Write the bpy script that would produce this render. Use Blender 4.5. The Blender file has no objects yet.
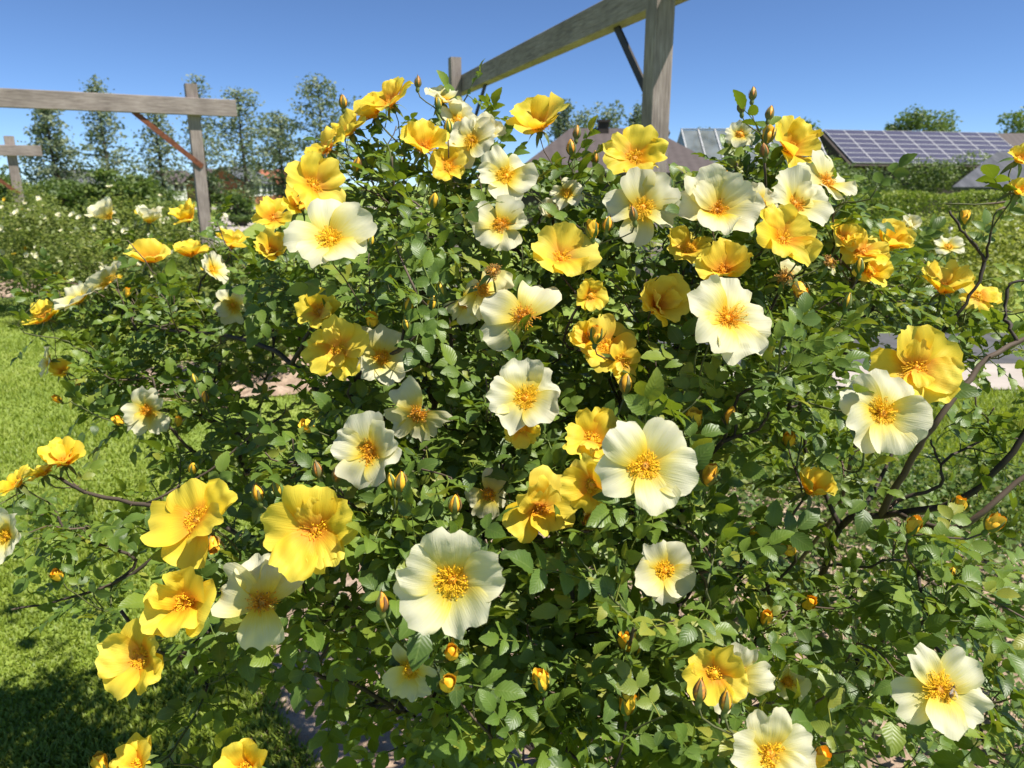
import bpy, math, random
import numpy as np
from mathutils import Vector, Matrix

R = math.radians
rng = np.random.default_rng(11)
random.seed(11)
scene = bpy.context.scene
COL = scene.collection

# ------------------------------------------------------------------ camera, sky, sun, exposure
F_PX = 740.0
PITCH = R(15.0)
CAM = np.array([0.0, 0.0, 1.6])
RIGHT = np.array([1.0, 0.0, 0.0])
FWD = np.array([0.0, math.cos(PITCH), -math.sin(PITCH)])
UPC = np.array([0.0, math.sin(PITCH), math.cos(PITCH)])

cam = bpy.data.cameras.new('camera')
cam_o = bpy.data.objects.new('camera', cam)
COL.objects.link(cam_o)
cam_o.location = CAM
cam_o.rotation_euler = (R(90) - PITCH, 0, 0)
cam.sensor_width = 36
cam.lens = F_PX / 1024 * 36
cam.clip_start = 0.05
cam.clip_end = 3000
cam.dof.use_dof = True
cam.dof.focus_distance = 0.95
cam.dof.aperture_fstop = 9.5
scene.camera = cam_o

SUN_EL, SUN_AZ = R(59), R(109)          # azimuth clockwise from +Y
SUN = np.array([math.cos(SUN_EL) * math.sin(SUN_AZ), math.cos(SUN_EL) * math.cos(SUN_AZ), math.sin(SUN_EL)])
world = bpy.data.worlds.new('World')
scene.world = world
world.use_nodes = True
wn = world.node_tree.nodes
bg = wn['Background']
sky = wn.new('ShaderNodeTexSky')
sky.sky_type = 'NISHITA'
sky.sun_disc = False
sky.sun_elevation = SUN_EL
sky.sun_rotation = SUN_AZ
sky.altitude = 2800
sky.air_density = 0.75
sky.dust_density = 0.0
sky.ozone_density = 8.0
world.node_tree.links.new(sky.outputs[0], bg.inputs[0])
bg.inputs[1].default_value = 0.094
sun = bpy.data.lights.new('sun', 'SUN')
sun.energy = 5.0
sun.angle = R(0.53)
sun.color = (1.0, 0.95, 0.86)
sun_o = bpy.data.objects.new('sun', sun)
COL.objects.link(sun_o)
sun_o.rotation_euler = Vector(SUN).to_track_quat('Z', 'Y').to_euler()
vs = scene.view_settings
vs.view_transform = 'Standard'
vs.look = 'None'
vs.exposure = 0.72
vs.gamma = 1.0

# ------------------------------------------------------------------ helpers
def at(px, py, d):
    """a point d metres along the camera axis, seen at that pixel"""
    return CAM + d * (FWD + (px - 512) / F_PX * RIGHT - (py - 384) / F_PX * UPC)

def project(P):
    q = np.atleast_2d(P) - CAM
    d = np.maximum(q @ FWD, 1e-3)
    return 512 + F_PX * (q @ RIGHT) / d, 384 - F_PX * (q @ UPC) / d, d

def nrm(v):
    v = np.asarray(v, float)
    return v / max(np.linalg.norm(v), 1e-9)

def nrows(v):
    return v / np.maximum(np.linalg.norm(v, axis=-1, keepdims=True), 1e-9)

class MB:
    """collects vertices, polygons, one float per vertex and a material slot per polygon"""
    def __init__(s):
        s.V, s.F, s.A, s.B, s.C, s.n = [], [], [], [], [], 0
    def add(s, V, faces, a=0.0, b=0.0, mat=0, c=0.0):
        V = np.asarray(V, float).reshape(-1, 3)
        k = len(V)
        s.V.append(V)
        s.A.append(np.broadcast_to(np.asarray(a, float), (k,)))
        s.B.append(np.broadcast_to(np.asarray(b, float), (k,)))
        s.C.append(np.broadcast_to(np.asarray(c, float), (k,)))
        for f in (faces if isinstance(faces, list) else [faces]):
            f = np.asarray(f, int)
            if f.size:
                s.F.append((f + s.n, mat))
        s.n += k
        return s
    def build(s, name, mats, parent=None, smooth=True):
        me = bpy.data.meshes.new(name)
        V = np.concatenate(s.V)
        me.vertices.add(len(V))
        me.vertices.foreach_set('co', V.ravel())
        loops = np.concatenate([f.ravel() for f, m in s.F])
        tot = np.concatenate([np.full(len(f), f.shape[1]) for f, m in s.F])
        start = np.concatenate([[0], np.cumsum(tot)[:-1]])
        mi = np.concatenate([np.full(len(f), m) for f, m in s.F])
        me.loops.add(len(loops))
        me.loops.foreach_set('vertex_index', loops.astype(np.int32))
        me.polygons.add(len(tot))
        me.polygons.foreach_set('loop_start', start.astype(np.int32))
        me.polygons.foreach_set('material_index', mi.astype(np.int32))
        me.polygons.foreach_set('use_smooth', np.full(len(tot), smooth, dtype=bool))
        me.update(calc_edges=True)
        for nm, arr in (('tone', s.A), ('rad', s.B), ('across', s.C)):
            at_ = me.attributes.new(nm, 'FLOAT', 'POINT')
            at_.data.foreach_set('value', np.concatenate(arr).astype(np.float32))
        for m in (mats if isinstance(mats, (list, tuple)) else [mats]):
            me.materials.append(m)
        o = bpy.data.objects.new(name, me)
        COL.objects.link(o)
        if parent is not None:
            o.parent = parent
        return o

def tag(o, label=None, cat=None, group=None, kind=None):
    if label: o['label'] = label
    if cat: o['category'] = cat
    if group: o['group'] = group
    if kind: o['kind'] = kind
    return o

def empty(name, loc, rz=0.0):
    o = bpy.data.objects.new(name, None)
    COL.objects.link(o)
    o.location = loc
    o.rotation_euler = (0, 0, rz)
    o.empty_display_size = 0.1
    return o

def grid_faces(nu, nv, closed=False):
    i = np.arange(nu - 1)[:, None]
    j = np.arange(nv if closed else nv - 1)[None, :]
    jn = (j + 1) % nv
    return np.stack([i * nv + j + 0 * jn, i * nv + jn, (i + 1) * nv + jn, (i + 1) * nv + j + 0 * jn], -1).reshape(-1, 4)

def frames(P):
    T = np.gradient(P, axis=0)
    T = nrows(T)
    ref = np.array([0.31, 0.52, 0.79])
    N = nrows(np.cross(T, ref))
    return T, N, np.cross(T, N)

def add_tube(mb, P, r, sides=6, a=0.0, b=0.0, mat=0, cap=True, knob=0.0):
    P = np.asarray(P, float)
    r = np.broadcast_to(np.asarray(r, float), (len(P),))
    T, N, Bn = frames(P)
    th = np.arange(sides) / sides * 2 * math.pi
    rr = r[:, None] * (1 + knob * rng.normal(size=(len(P), sides)))
    V = P[:, None] + rr[..., None] * (np.cos(th)[None, :, None] * N[:, None] + np.sin(th)[None, :, None] * Bn[:, None])
    faces = [grid_faces(len(P), sides, True)]
    if cap:
        k = (len(P) - 1) * sides
        faces.append(np.array([np.arange(sides)[::-1]]))
        faces.append(np.array([np.arange(sides) + k]))
    A = np.repeat(np.broadcast_to(np.asarray(a, float), (len(P),)), sides)
    mb.add(V, faces, A, b, mat)

BOXF = np.array([[0, 3, 2, 1], [4, 5, 6, 7], [0, 1, 5, 4], [1, 2, 6, 5], [2, 3, 7, 6], [3, 0, 4, 7]])
def add_box(mb, c, size, ax=None, mat=0, a=0.0, bev=0.0):
    """box round c; ax = 3 axes as rows; bev chamfers the four long edges along the third axis"""
    ax = np.eye(3) if ax is None else np.asarray(ax, float)
    sx, sy, sz = np.asarray(size) / 2
    if bev <= 0:
        L = np.array([[-sx, -sy, -sz], [sx, -sy, -sz], [sx, sy, -sz], [-sx, sy, -sz], [-sx, -sy, sz], [sx, -sy, sz], [sx, sy, sz], [-sx, sy, sz]])
        mb.add(np.asarray(c) + L @ ax, BOXF, a, 0, mat)
        return
    o = []
    for x, y in ((-sx + bev, -sy), (sx - bev, -sy), (sx, -sy + bev), (sx, sy - bev), (sx - bev, sy), (-sx + bev, sy), (-sx, sy - bev), (-sx, -sy + bev)):
        o.append((x, y))
    o = np.array(o)
    L = np.concatenate([np.c_[o, np.full(8, -sz)], np.c_[o, np.full(8, sz)]])
    mb.add(np.asarray(c) + L @ ax, [grid_faces(2, 8, True), np.array([np.arange(8)[::-1]]), np.array([np.arange(8) + 8])], a, 0, mat)

def bezier(p0, p1, p2, p3, n):
    t = np.linspace(0, 1, n)[:, None]
    return (1 - t) ** 3 * p0 + 3 * (1 - t) ** 2 * t * p1 + 3 * (1 - t) * t * t * p2 + t ** 3 * p3

def smooth_line(pts, n=6):
    """Catmull-Rom through the points"""
    P = np.asarray(pts, float)
    P = np.concatenate([[2 * P[0] - P[1]], P, [2 * P[-1] - P[-2]]])
    out = []
    for i in range(1, len(P) - 2):
        t = np.linspace(0, 1, n, endpoint=False)[:, None]
        a, b, c, d = P[i - 1], P[i], P[i + 1], P[i + 2]
        out.append(.5 * (2 * b + (c - a) * t + (2 * a - 5 * b + 4 * c - d) * t ** 2 + (-a + 3 * b - 3 * c + d) * t ** 3))
    out.append(P[-2][None])
    return np.concatenate(out)

# ------------------------------------------------------------------ materials
def new_mat(name):
    m = bpy.data.materials.new(name)
    m.use_nodes = True
    nt = m.node_tree
    nt.nodes.clear()
    out = nt.nodes.new('ShaderNodeOutputMaterial')
    return m, nt, out

def N(nt, t, **kw):
    n = nt.nodes.new(t)
    for k, v in kw.items():
        if k == 'op': n.operation = v
        elif k == 'attr': n.attribute_name = v
        else:
            n.inputs[k.replace('_', ' ')].default_value = v
    return n

def ramp(nt, stops, fac=None):
    r = nt.nodes.new('ShaderNodeValToRGB')
    el = r.color_ramp.elements
    while len(el) < len(stops): el.new(0.5)
    for e, (p, c) in zip(el, stops):
        e.position = p
        e.color = (*c, 1)
    if fac is not None: nt.links.new(fac, r.inputs[0])
    return r.outputs[0]

def noise(nt, scale, detail=4, coord='Object', stretch=None, rough=.55):
    tc = nt.nodes.new('ShaderNodeTexCoord')
    src = tc.outputs[coord]
    if stretch:
        mp = nt.nodes.new('ShaderNodeMapping')
        mp.inputs['Scale'].default_value = stretch
        nt.links.new(src, mp.inputs[0])
        src = mp.outputs[0]
    n = nt.nodes.new('ShaderNodeTexNoise')
    n.inputs['Scale'].default_value = scale
    n.inputs['Detail'].default_value = detail
    n.inputs['Roughness'].default_value = rough
    nt.links.new(src, n.inputs[0])
    return n.outputs[0]

def bump(nt, h, strength, dist):
    b = nt.nodes.new('ShaderNodeBump')
    b.inputs['Strength'].default_value = strength
    b.inputs['Distance'].default_value = dist
    nt.links.new(h, b.inputs['Height'])
    return b.outputs[0]

def surf_mat(name, stops, scale=5, rough=.8, bump_s=0.0, bump_d=.01, stretch=None, detail=5, spec=.3, bscale=None, metal=0.0):
    m, nt, out = new_mat(name)
    n = noise(nt, scale, detail, stretch=stretch)
    c = ramp(nt, stops, n)
    p = N(nt, 'ShaderNodeBsdfPrincipled', Roughness=rough, Metallic=metal)
    p.inputs['Specular IOR Level'].default_value = spec
    nt.links.new(c, p.inputs['Base Color'])
    if bump_s:
        nb = noise(nt, bscale, 6, stretch=stretch) if bscale else n
        nt.links.new(bump(nt, nb, bump_s, bump_d), p.inputs['Normal'])
    nt.links.new(p.outputs[0], out.inputs[0])
    return m

def add_ribs(m, spacing, axis):
    nt = m.node_tree
    p = [n for n in nt.nodes if n.type == 'BSDF_PRINCIPLED'][0]
    tc = nt.nodes.new('ShaderNodeTexCoord')
    w = nt.nodes.new('ShaderNodeTexWave')
    w.bands_direction = axis
    w.inputs['Scale'].default_value = .314 / spacing
    w.inputs['Distortion'].default_value = .2
    nt.links.new(tc.outputs['Object'], w.inputs[0])
    nt.links.new(bump(nt, w.outputs['Fac'], .22, .05), p.inputs['Normal'])

def add_cracks(m):
    nt = m.node_tree
    p = [n for n in nt.nodes if n.type == 'BSDF_PRINCIPLED'][0]
    src = p.inputs['Base Color'].links[0].from_socket
    crack = ramp(nt, [(.60, (1, 1, 1)), (.68, (.55, .50, .45))], noise(nt, 5, 3, stretch=(.7, 30, 30)))
    stain = ramp(nt, [(.35, (.72, .70, .68)), (.65, (1.08, 1.06, 1.04))], noise(nt, 2.3, 5))
    for c in (crack, stain):
        mx = nt.nodes.new('ShaderNodeMix'); mx.data_type = 'RGBA'; mx.blend_type = 'MULTIPLY'
        mx.inputs['Factor'].default_value = 1
        nt.links.new(src, mx.inputs['A']); nt.links.new(c, mx.inputs['B'])
        src = mx.outputs['Result']
    nt.links.new(src, p.inputs['Base Color'])

def leaf_mat(name, stops, back=(.15, .22, .10), rough=.42, trans=.32, tcol=(.22, .34, .03), spec=.45, veins=False):
    """two-sided leaf: the tone attribute picks the leaf's own green, the underside is paler, light comes through"""
    m, nt, out = new_mat(name)
    a = N(nt, 'ShaderNodeAttribute', attr='tone')
    c = ramp(nt, stops, a.outputs['Fac'])
    geo = nt.nodes.new('ShaderNodeNewGeometry')
    mx = nt.nodes.new('ShaderNodeMix'); mx.data_type = 'RGBA'
    mul = N(nt, 'ShaderNodeMath', op='MULTIPLY'); mul.inputs[1].default_value = .4
    nt.links.new(geo.outputs['Backfacing'], mul.inputs[0])
    nt.links.new(mul.outputs[0], mx.inputs['Factor'])
    nt.links.new(c, mx.inputs['A'])
    mx.inputs['B'].default_value = (*back, 1)
    p = N(nt, 'ShaderNodeBsdfPrincipled', Roughness=rough)
    p.inputs['Specular IOR Level'].default_value = spec
    col = mx.outputs['Result']
    if veins:
        ar = N(nt, 'ShaderNodeAttribute', attr='rad'); ac = N(nt, 'ShaderNodeAttribute', attr='across')
        ab = N(nt, 'ShaderNodeMath', op='ABSOLUTE'); nt.links.new(ac.outputs['Fac'], ab.inputs[0])
        ma = N(nt, 'ShaderNodeMath', op='MULTIPLY_ADD'); nt.links.new(ab.outputs[0], ma.inputs[0]); ma.inputs[1].default_value = -.30
        nt.links.new(ar.outputs['Fac'], ma.inputs[2])
        mm = N(nt, 'ShaderNodeMath', op='MULTIPLY'); nt.links.new(ma.outputs[0], mm.inputs[0]); mm.inputs[1].default_value = 50
        sn_ = N(nt, 'ShaderNodeMath', op='SINE'); nt.links.new(mm.outputs[0], sn_.inputs[0])
        nt.links.new(bump(nt, sn_.outputs[0], .16, .0005), p.inputs['Normal'])
        rib = ramp(nt, [(0, (1, 1, 1)), (.10, (0, 0, 0))], ab.outputs[0])
        m2 = nt.nodes.new('ShaderNodeMix'); m2.data_type = 'RGBA'
        f2 = N(nt, 'ShaderNodeMath', op='MULTIPLY'); f2.inputs[1].default_value = .5
        nt.links.new(rib, f2.inputs[0]); nt.links.new(f2.outputs[0], m2.inputs['Factor'])
        nt.links.new(col, m2.inputs['A']); m2.inputs['B'].default_value = (.20, .27, .07, 1)
        nz = noise(nt, 40, 3)
        m3 = nt.nodes.new('ShaderNodeMix'); m3.data_type = 'RGBA'; m3.blend_type = 'MULTIPLY'
        m3.inputs['Factor'].default_value = .5
        nt.links.new(m2.outputs['Result'], m3.inputs['A']); nt.links.new(ramp(nt, [(.3, (.62, .66, .6)), (.7, (1.25, 1.2, 1.1))], nz), m3.inputs['B'])
        col = m3.outputs['Result']
    nt.links.new(col, p.inputs['Base Color'])
    tr = nt.nodes.new('ShaderNodeBsdfTranslucent')
    tm = nt.nodes.new('ShaderNodeMix'); tm.data_type = 'RGBA'
    tm.inputs['Factor'].default_value = .6
    nt.links.new(c, tm.inputs['A'])
    tm.inputs['B'].default_value = (*tcol, 1)
    nt.links.new(tm.outputs['Result'], tr.inputs[0])
    ms = nt.nodes.new('ShaderNodeMixShader')
    ms.inputs[0].default_value = trans
    nt.links.new(p.outputs[0], ms.inputs[1])
    nt.links.new(tr.outputs[0], ms.inputs[2])
    nt.links.new(ms.outputs[0], out.inputs[0])
    return m

def petal_mat(name, stops, tint, trans=.36, rough=.5):
    """rad runs from claw to rim of the petal, tone is the petal's own shade"""
    m, nt, out = new_mat(name)
    a = N(nt, 'ShaderNodeAttribute', attr='rad')
    t = N(nt, 'ShaderNodeAttribute', attr='tone')
    cr = N(nt, 'ShaderNodeAttribute', attr='across')
    cx = nt.nodes.new('ShaderNodeCombineXYZ')
    mu = N(nt, 'ShaderNodeMath', op='MULTIPLY'); mu.inputs[1].default_value = 9.0
    nt.links.new(cr.outputs['Fac'], mu.inputs[0]); nt.links.new(mu.outputs[0], cx.inputs[0])
    nt.links.new(a.outputs['Fac'], cx.inputs[1]); nt.links.new(t.outputs['Fac'], cx.inputs[2])
    vein = nt.nodes.new('ShaderNodeTexNoise')
    vein.inputs['Scale'].default_value = 2.6; vein.inputs['Detail'].default_value = 5
    nt.links.new(cx.outputs[0], vein.inputs[0])
    nz = vein.outputs[0]
    ad = N(nt, 'ShaderNodeMath', op='MULTIPLY_ADD')
    nt.links.new(nz, ad.inputs[0]); ad.inputs[1].default_value = .30
    sb = N(nt, 'ShaderNodeMath', op='SUBTRACT'); sb.inputs[1].default_value = .15
    nt.links.new(a.outputs['Fac'], sb.inputs[0])
    nt.links.new(sb.outputs[0], ad.inputs[2])
    c = ramp(nt, stops, ad.outputs[0])
    mx = nt.nodes.new('ShaderNodeMix'); mx.data_type = 'RGBA'
    nt.links.new(t.outputs['Fac'], mx.inputs['Factor'])
    nt.links.new(c, mx.inputs['A'])
    mx.inputs['B'].default_value = (*tint, 1)
    p = N(nt, 'ShaderNodeBsdfPrincipled', Roughness=rough)
    p.inputs['Specular IOR Level'].default_value = .25
    nt.links.new(mx.outputs['Result'], p.inputs['Base Color'])
    nt.links.new(bump(nt, nz, .45, .0016), p.inputs['Normal'])
    tr = nt.nodes.new('ShaderNodeBsdfTranslucent')
    nt.links.new(mx.outputs['Result'], tr.inputs[0])
    ms = nt.nodes.new('ShaderNodeMixShader')
    ms.inputs[0].default_value = trans
    nt.links.new(p.outputs[0], ms.inputs[1])
    nt.links.new(tr.outputs[0], ms.inputs[2])
    nt.links.new(ms.outputs[0], out.inputs[0])
    return m

def attr_mat(name, stops, attr='tone', rough=.6, spec=.3):
    m, nt, out = new_mat(name)
    a = N(nt, 'ShaderNodeAttribute', attr=attr)
    p = N(nt, 'ShaderNodeBsdfPrincipled', Roughness=rough)
    p.inputs['Specular IOR Level'].default_value = spec
    nt.links.new(ramp(nt, stops, a.outputs['Fac']), p.inputs['Base Color'])
    nt.links.new(p.outputs[0], out.inputs[0])
    return m

M = {}
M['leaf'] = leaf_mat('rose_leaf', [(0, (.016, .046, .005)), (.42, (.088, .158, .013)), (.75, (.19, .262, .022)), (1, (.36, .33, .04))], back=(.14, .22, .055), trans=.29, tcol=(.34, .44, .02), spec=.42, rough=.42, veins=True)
M['leaf_bg'] = leaf_mat('shrub_leaf', [(0, (.09, .13, .025)), (.6, (.19, .235, .045)), (1, (.30, .31, .075))], back=(.22, .26, .09), rough=.5, trans=.42, tcol=(.30, .38, .05))
M['leaf_gold'] = leaf_mat('yellow_green_shrub_leaf', [(0, (.11, .16, .02)), (.6, (.25, .30, .04)), (1, (.36, .37, .07))], back=(.24, .29, .08), rough=.5, trans=.42, tcol=(.36, .42, .04))
M['weed'] = leaf_mat('weed_leaf', [(0, (.06, .12, .02)), (.6, (.12, .19, .03)), (1, (.24, .24, .07))], back=(.14, .21, .06), rough=.5)
M['grass'] = leaf_mat('grass_blade', [(0, (.15, .23, .03)), (.6, (.26, .34, .045)), (1, (.40, .43, .10))], back=(.22, .29, .02), rough=.5, trans=.45, tcol=(.38, .46, .015))
M['cream'] = petal_mat('cream_petal', [(0, (.86, .47, .01)), (.20, (.86, .62, .03)), (.38, (.85, .74, .19)), (.58, (.83, .785, .46)), (.80, (.83, .80, .60)), (1, (.82, .79, .56))], (.81, .74, .37), .46)
M['yellow'] = petal_mat('yellow_petal', [(0, (.90, .30, .004)), (.26, (.90, .42, .006)), (.46, (.94, .66, .025)), (1, (.94, .77, .085))], (.94, .83, .24), .46)
M['stamen'] = attr_mat('stamen', [(0, (.90, .50, .015)), (.35, (.90, .57, .02)), (.62, (.88, .36, .01)), (.8, (.48, .25, .045)), (1, (.34, .19, .06))])
M['budpetal'] = attr_mat('bud_petal', [(0, (.80, .54, .05)), (.4, (.85, .49, .03)), (.75, (.76, .32, .03)), (1, (.40, .17, .06))], rough=.5)
M['sepal'] = attr_mat('sepal', [(0, (.10, .17, .04)), (.55, (.16, .17, .05)), (1, (.20, .10, .05))], rough=.5)
M['bark'] = attr_mat('rose_bark', [(0, (.026, .021, .016)), (.4, (.062, .047, .035)), (.7, (.15, .105, .075)), (1, (.085, .12, .03))], rough=.7)
M['white'] = petal_mat('white_petal', [(0, (.86, .66, .16)), (.4, (.86, .82, .56)), (1, (.86, .85, .68))], (.88, .75, .3))
M['wood'] = surf_mat('weathered_timber', [(.25, (.20, .165, .15)), (.5, (.30, .255, .232)), (.75, (.40, .35, .32))], 6, .85, .5, .004, (1.2, 14, 14))
M['rust'] = surf_mat('rusty_steel', [(.3, (.10, .035, .018)), (.7, (.24, .085, .04))], 25, .8, .3, .002)
M['steel'] = surf_mat('dark_steel', [(.3, (.018, .015, .014)), (.7, (.045, .036, .03))], 25, .6, .2, .002)
M['lawn'] = surf_mat('lawn_turf', [(.25, (.14, .21, .035)), (.5, (.22, .29, .05)), (.75, (.31, .35, .08))], 2.2, .9, .6, .03, detail=9, bscale=45)
M['soil'] = surf_mat('soil', [(.25, (.19, .125, .085)), (.5, (.36, .26, .185)), (.75, (.50, .39, .29))], 9, .95, .8, .03, detail=9, bscale=22)
M['path'] = surf_mat('pale_paving', [(.3, (.36, .31, .27)), (.7, (.46, .41, .36))], 3, .9, .3, .01, detail=8)
M['road'] = surf_mat('asphalt', [(.3, (.07, .07, .075)), (.7, (.12, .12, .125))], 4, .85, .3, .01, detail=8)
M['tile'] = surf_mat('brown_roof_sheet', [(.3, (.07, .056, .053)), (.7, (.115, .092, .087))], 3, .7, .2, .02, (1, 8, 1))
M['brick'] = surf_mat('red_brick', [(.3, (.28, .09, .055)), (.7, (.42, .16, .09))], 6, .9, .2, .02)
M['darkwall'] = surf_mat('dark_cladding', [(.3, (.035, .028, .024)), (.7, (.07, .055, .045))], 3, .85)
M['slate'] = surf_mat('grey_roof', [(.3, (.07, .075, .085)), (.7, (.13, .135, .15))], 2, .65, .2, .02, (6, 1, 1))
M['panel'] = surf_mat('solar_glass', [(.3, (.05, .05, .085)), (.7, (.085, .08, .12))], 8, .28, spec=.5)
M['alu'] = surf_mat('pale_aluminium', [(.3, (.5, .5, .5)), (.7, (.62, .62, .62))], 8, .5, metal=.3)
M['whitepaint'] = surf_mat('white_paint', [(.3, (.7, .7, .68)), (.7, (.8, .8, .78))], 8, .6)
M['glassgrey'] = surf_mat('dark_window', [(.3, (.03, .035, .04)), (.7, (.06, .065, .07))], 3, .15, spec=.6)
M['treebark'] = surf_mat('tree_bark', [(.3, (.05, .042, .032)), (.7, (.11, .09, .07))], 8, .9)
M['treeleaf'] = leaf_mat('feathery_tree_leaf', [(0, (.15, .19, .125)), (.6, (.24, .285, .17)), (1, (.32, .35, .19))], back=(.20, .25, .15), rough=.55, trans=.35, tcol=(.18, .26, .07))
M['oakleaf'] = leaf_mat('broad_tree_leaf', [(0, (.06, .10, .025)), (.6, (.13, .19, .04)), (1, (.20, .23, .06))], rough=.55, trans=.32)
M['hedge'] = leaf_mat('hedge_leaf', [(0, (.12, .18, .02)), (.6, (.26, .32, .03)), (1, (.36, .38, .05))], rough=.5)
M['galv'] = surf_mat('galvanised_post', [(.3, (.34, .34, .33)), (.7, (.48, .48, .46))], 12, .55, metal=.4)

add_ribs(M['tile'], .4, 'X'); add_ribs(M['slate'], .45, 'X'); add_cracks(M['wood'])

def glass_mat():
    m, nt, out = new_mat('whitewashed_greenhouse_glass')
    p = N(nt, 'ShaderNodeBsdfPrincipled', Roughness=.25)
    n = noise(nt, 1.5, 6)
    nt.links.new(ramp(nt, [(.3, (.13, .145, .14)), (.7, (.26, .28, .27))], n), p.inputs['Base Color'])
    t = nt.nodes.new('ShaderNodeBsdfTransparent')
    t.inputs[0].default_value = (.75, .8, .8, 1)
    ms = nt.nodes.new('ShaderNodeMixShader')
    ms.inputs[0].default_value = .3
    nt.links.new(p.outputs[0], ms.inputs[1]); nt.links.new(t.outputs[0], ms.inputs[2])
    nt.links.new(ms.outputs[0], out.inputs[0])
    return m
M['glass'] = glass_mat()

# ------------------------------------------------------------------ ground
def sheet(name, pts, z, mat, kind='structure'):
    mb = MB()
    P = np.array([(x, y, z) for x, y in pts])
    mb.add(P, np.array([np.arange(len(P))]))
    return tag(mb.build(name, mat, smooth=False), kind=kind)

sheet('lawn', [(-700, -30), (700, -30), (700, 1500), (-700, 1500)], 0.0, M['lawn'])
sheet('road', [(1.2, 6.65), (60, 7.6), (60, 9.3), (1.2, 8.1)], 0.004, M['road'])
sheet('paving', [(1.2, 5.75), (60, 6.0), (60, 7.55), (1.2, 6.6)], 0.012, M['path'])
sheet('garden_path', [(-8.9, 18.5), (-7.4, 18.5), (-13.4, 41), (-15.6, 41)], 0.006, M['path'])
sheet('verge_path', [(-60, 50), (-5, 54), (-5, 60), (-60, 57)], 0.006, M['path'])

def soil_bed(name, cx, cy, rx, ry, h, seed, n=70):
    r = np.random.default_rng(seed)
    u = np.linspace(-1, 1, n)
    X, Y = np.meshgrid(u, u, indexing='ij')
    ang = np.arctan2(Y, X)
    ph = r.uniform(0, 6.28, 6)
    # square grid squeezed into a wobbly oval
    rad = np.maximum(abs(X), abs(Y)) / np.maximum(np.hypot(X, Y), 1e-6)
    wob = 1 + .05 * np.sin(3 * ang + ph[0]) + .03 * np.sin(7 * ang + ph[1])
    X2, Y2 = X * rad * wob, Y * rad * wob
    rr = np.hypot(X2, Y2)
    Z = np.zeros_like(X)
    for k in range(26):
        f = r.normal(size=2) * (3 + 1.1 * k) * .8
        Z += np.sin(X2 * f[0] * rx + Y2 * f[1] * ry + r.uniform(0, 6.28)) * .010 / (1 + .08 * k)
    Z += r.normal(size=Z.shape) * .004
    Z = (Z + .03 + h) * np.clip((1 - rr) * 6, 0, 1) + .006
    V = np.stack([cx + X2 * rx, cy + Y2 * ry, Z], -1).reshape(-1, 3)
    mb = MB(); mb.add(V, grid_faces(n, n))
    return tag(mb.build(name, M['soil']), kind='structure')

soil_bed('soil_bed', 0.95, 2.45, 1.85, 1.3, .02, 1, 130)
soil_bed('soil_bed', -2.35, 6.2, 1.0, .75, .03, 2)
soil_bed('soil_bed', -8.0, 12.5, 3.2, 1.6, .03, 3)

def clods():
    mb = MB()
    r = np.random.default_rng(5)
    ico = None
    for i in range(1500):
        a = r.uniform(0, 6.28); q = math.sqrt(r.uniform(0, .9))
        x, y = .95 + 1.8 * q * math.cos(a), 2.45 + 1.25 * q * math.sin(a)
        s = r.uniform(.004, .019) ** 1.0
        th = np.arange(5) / 5 * 6.283
        V = [[0, 0, -.4]] + [[math.cos(t), math.sin(t), 0] for t in th] + [[.2, .1, .75]]
        V = np.array(V) * s * r.uniform(.6, 1.3, (7, 3))
        f = [[0, (k + 1) % 5 + 1, k + 1] for k in range(5)] + [[6, k + 1, (k + 1) % 5 + 1] for k in range(5)]
        mb.add(V + [x, y, .05], np.array(f))
    return tag(mb.build('soil_clods', M['soil'], smooth=False), 'loose crumbly clods lying on the bare soil bed', kind='stuff')
clods()

# ------------------------------------------------------------------ grass blades
def blades(name, n, sampler, hmin, hmax, mat, label, seed, width=.004):
    r = np.random.default_rng(seed)
    xy = sampler(n, r)
    n = len(xy)
    h = r.uniform(hmin, hmax, n) * (1 + .5 * np.sin(xy[:, 0] * 3.1 + 1) * np.sin(xy[:, 1] * 2.3))
    h = np.maximum(h, hmin * .6)
    a = r.uniform(0, 6.283, n)
    d = np.stack([np.cos(a), np.sin(a), 0 * a], 1)
    s = np.stack([-np.sin(a), np.cos(a), 0 * a], 1)
    base = np.c_[xy, np.zeros(n)]
    lean = r.uniform(.2, 1.1, n)[:, None]
    w = (width * r.uniform(.7, 1.5, n))[:, None]
    p1 = base + np.array([0, 0, 1]) * h[:, None] * .55 + d * h[:, None] * lean * .28
    p2 = base + np.array([0, 0, 1]) * h[:, None] * .9 + d * h[:, None] * lean * .8
    V = np.stack([base - s * w, base + s * w, p1 + s * w * .8, p1 - s * w * .8, p2], 1).reshape(-1, 3)
    k = np.arange(n)[:, None] * 5
    mb = MB()
    patch = .5 + .25 * np.sin(xy[:, 0] * 1.7) * np.cos(xy[:, 1] * 1.3 + 2)
    tone = np.repeat(np.clip(patch + r.normal(0, .2, n), 0, 1), 5)
    mb.add(V, [k + np.array([[0, 1, 2, 3]]), k + np.array([[3, 2, 4]])], tone)
    return tag(mb.build(name, mat), label, kind='stuff')

def in_beds(xy):
    m = np.zeros(len(xy), bool)
    for cx, cy, rx, ry in ((.95, 2.45, 1.8, 1.26), (-2.35, 6.2, .95, .7), (-8, 12.3, 3.1, 1.8)):
        m |= ((xy[:, 0] - cx) / rx) ** 2 + ((xy[:, 1] - cy) / ry) ** 2 < 1
    return m

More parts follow.
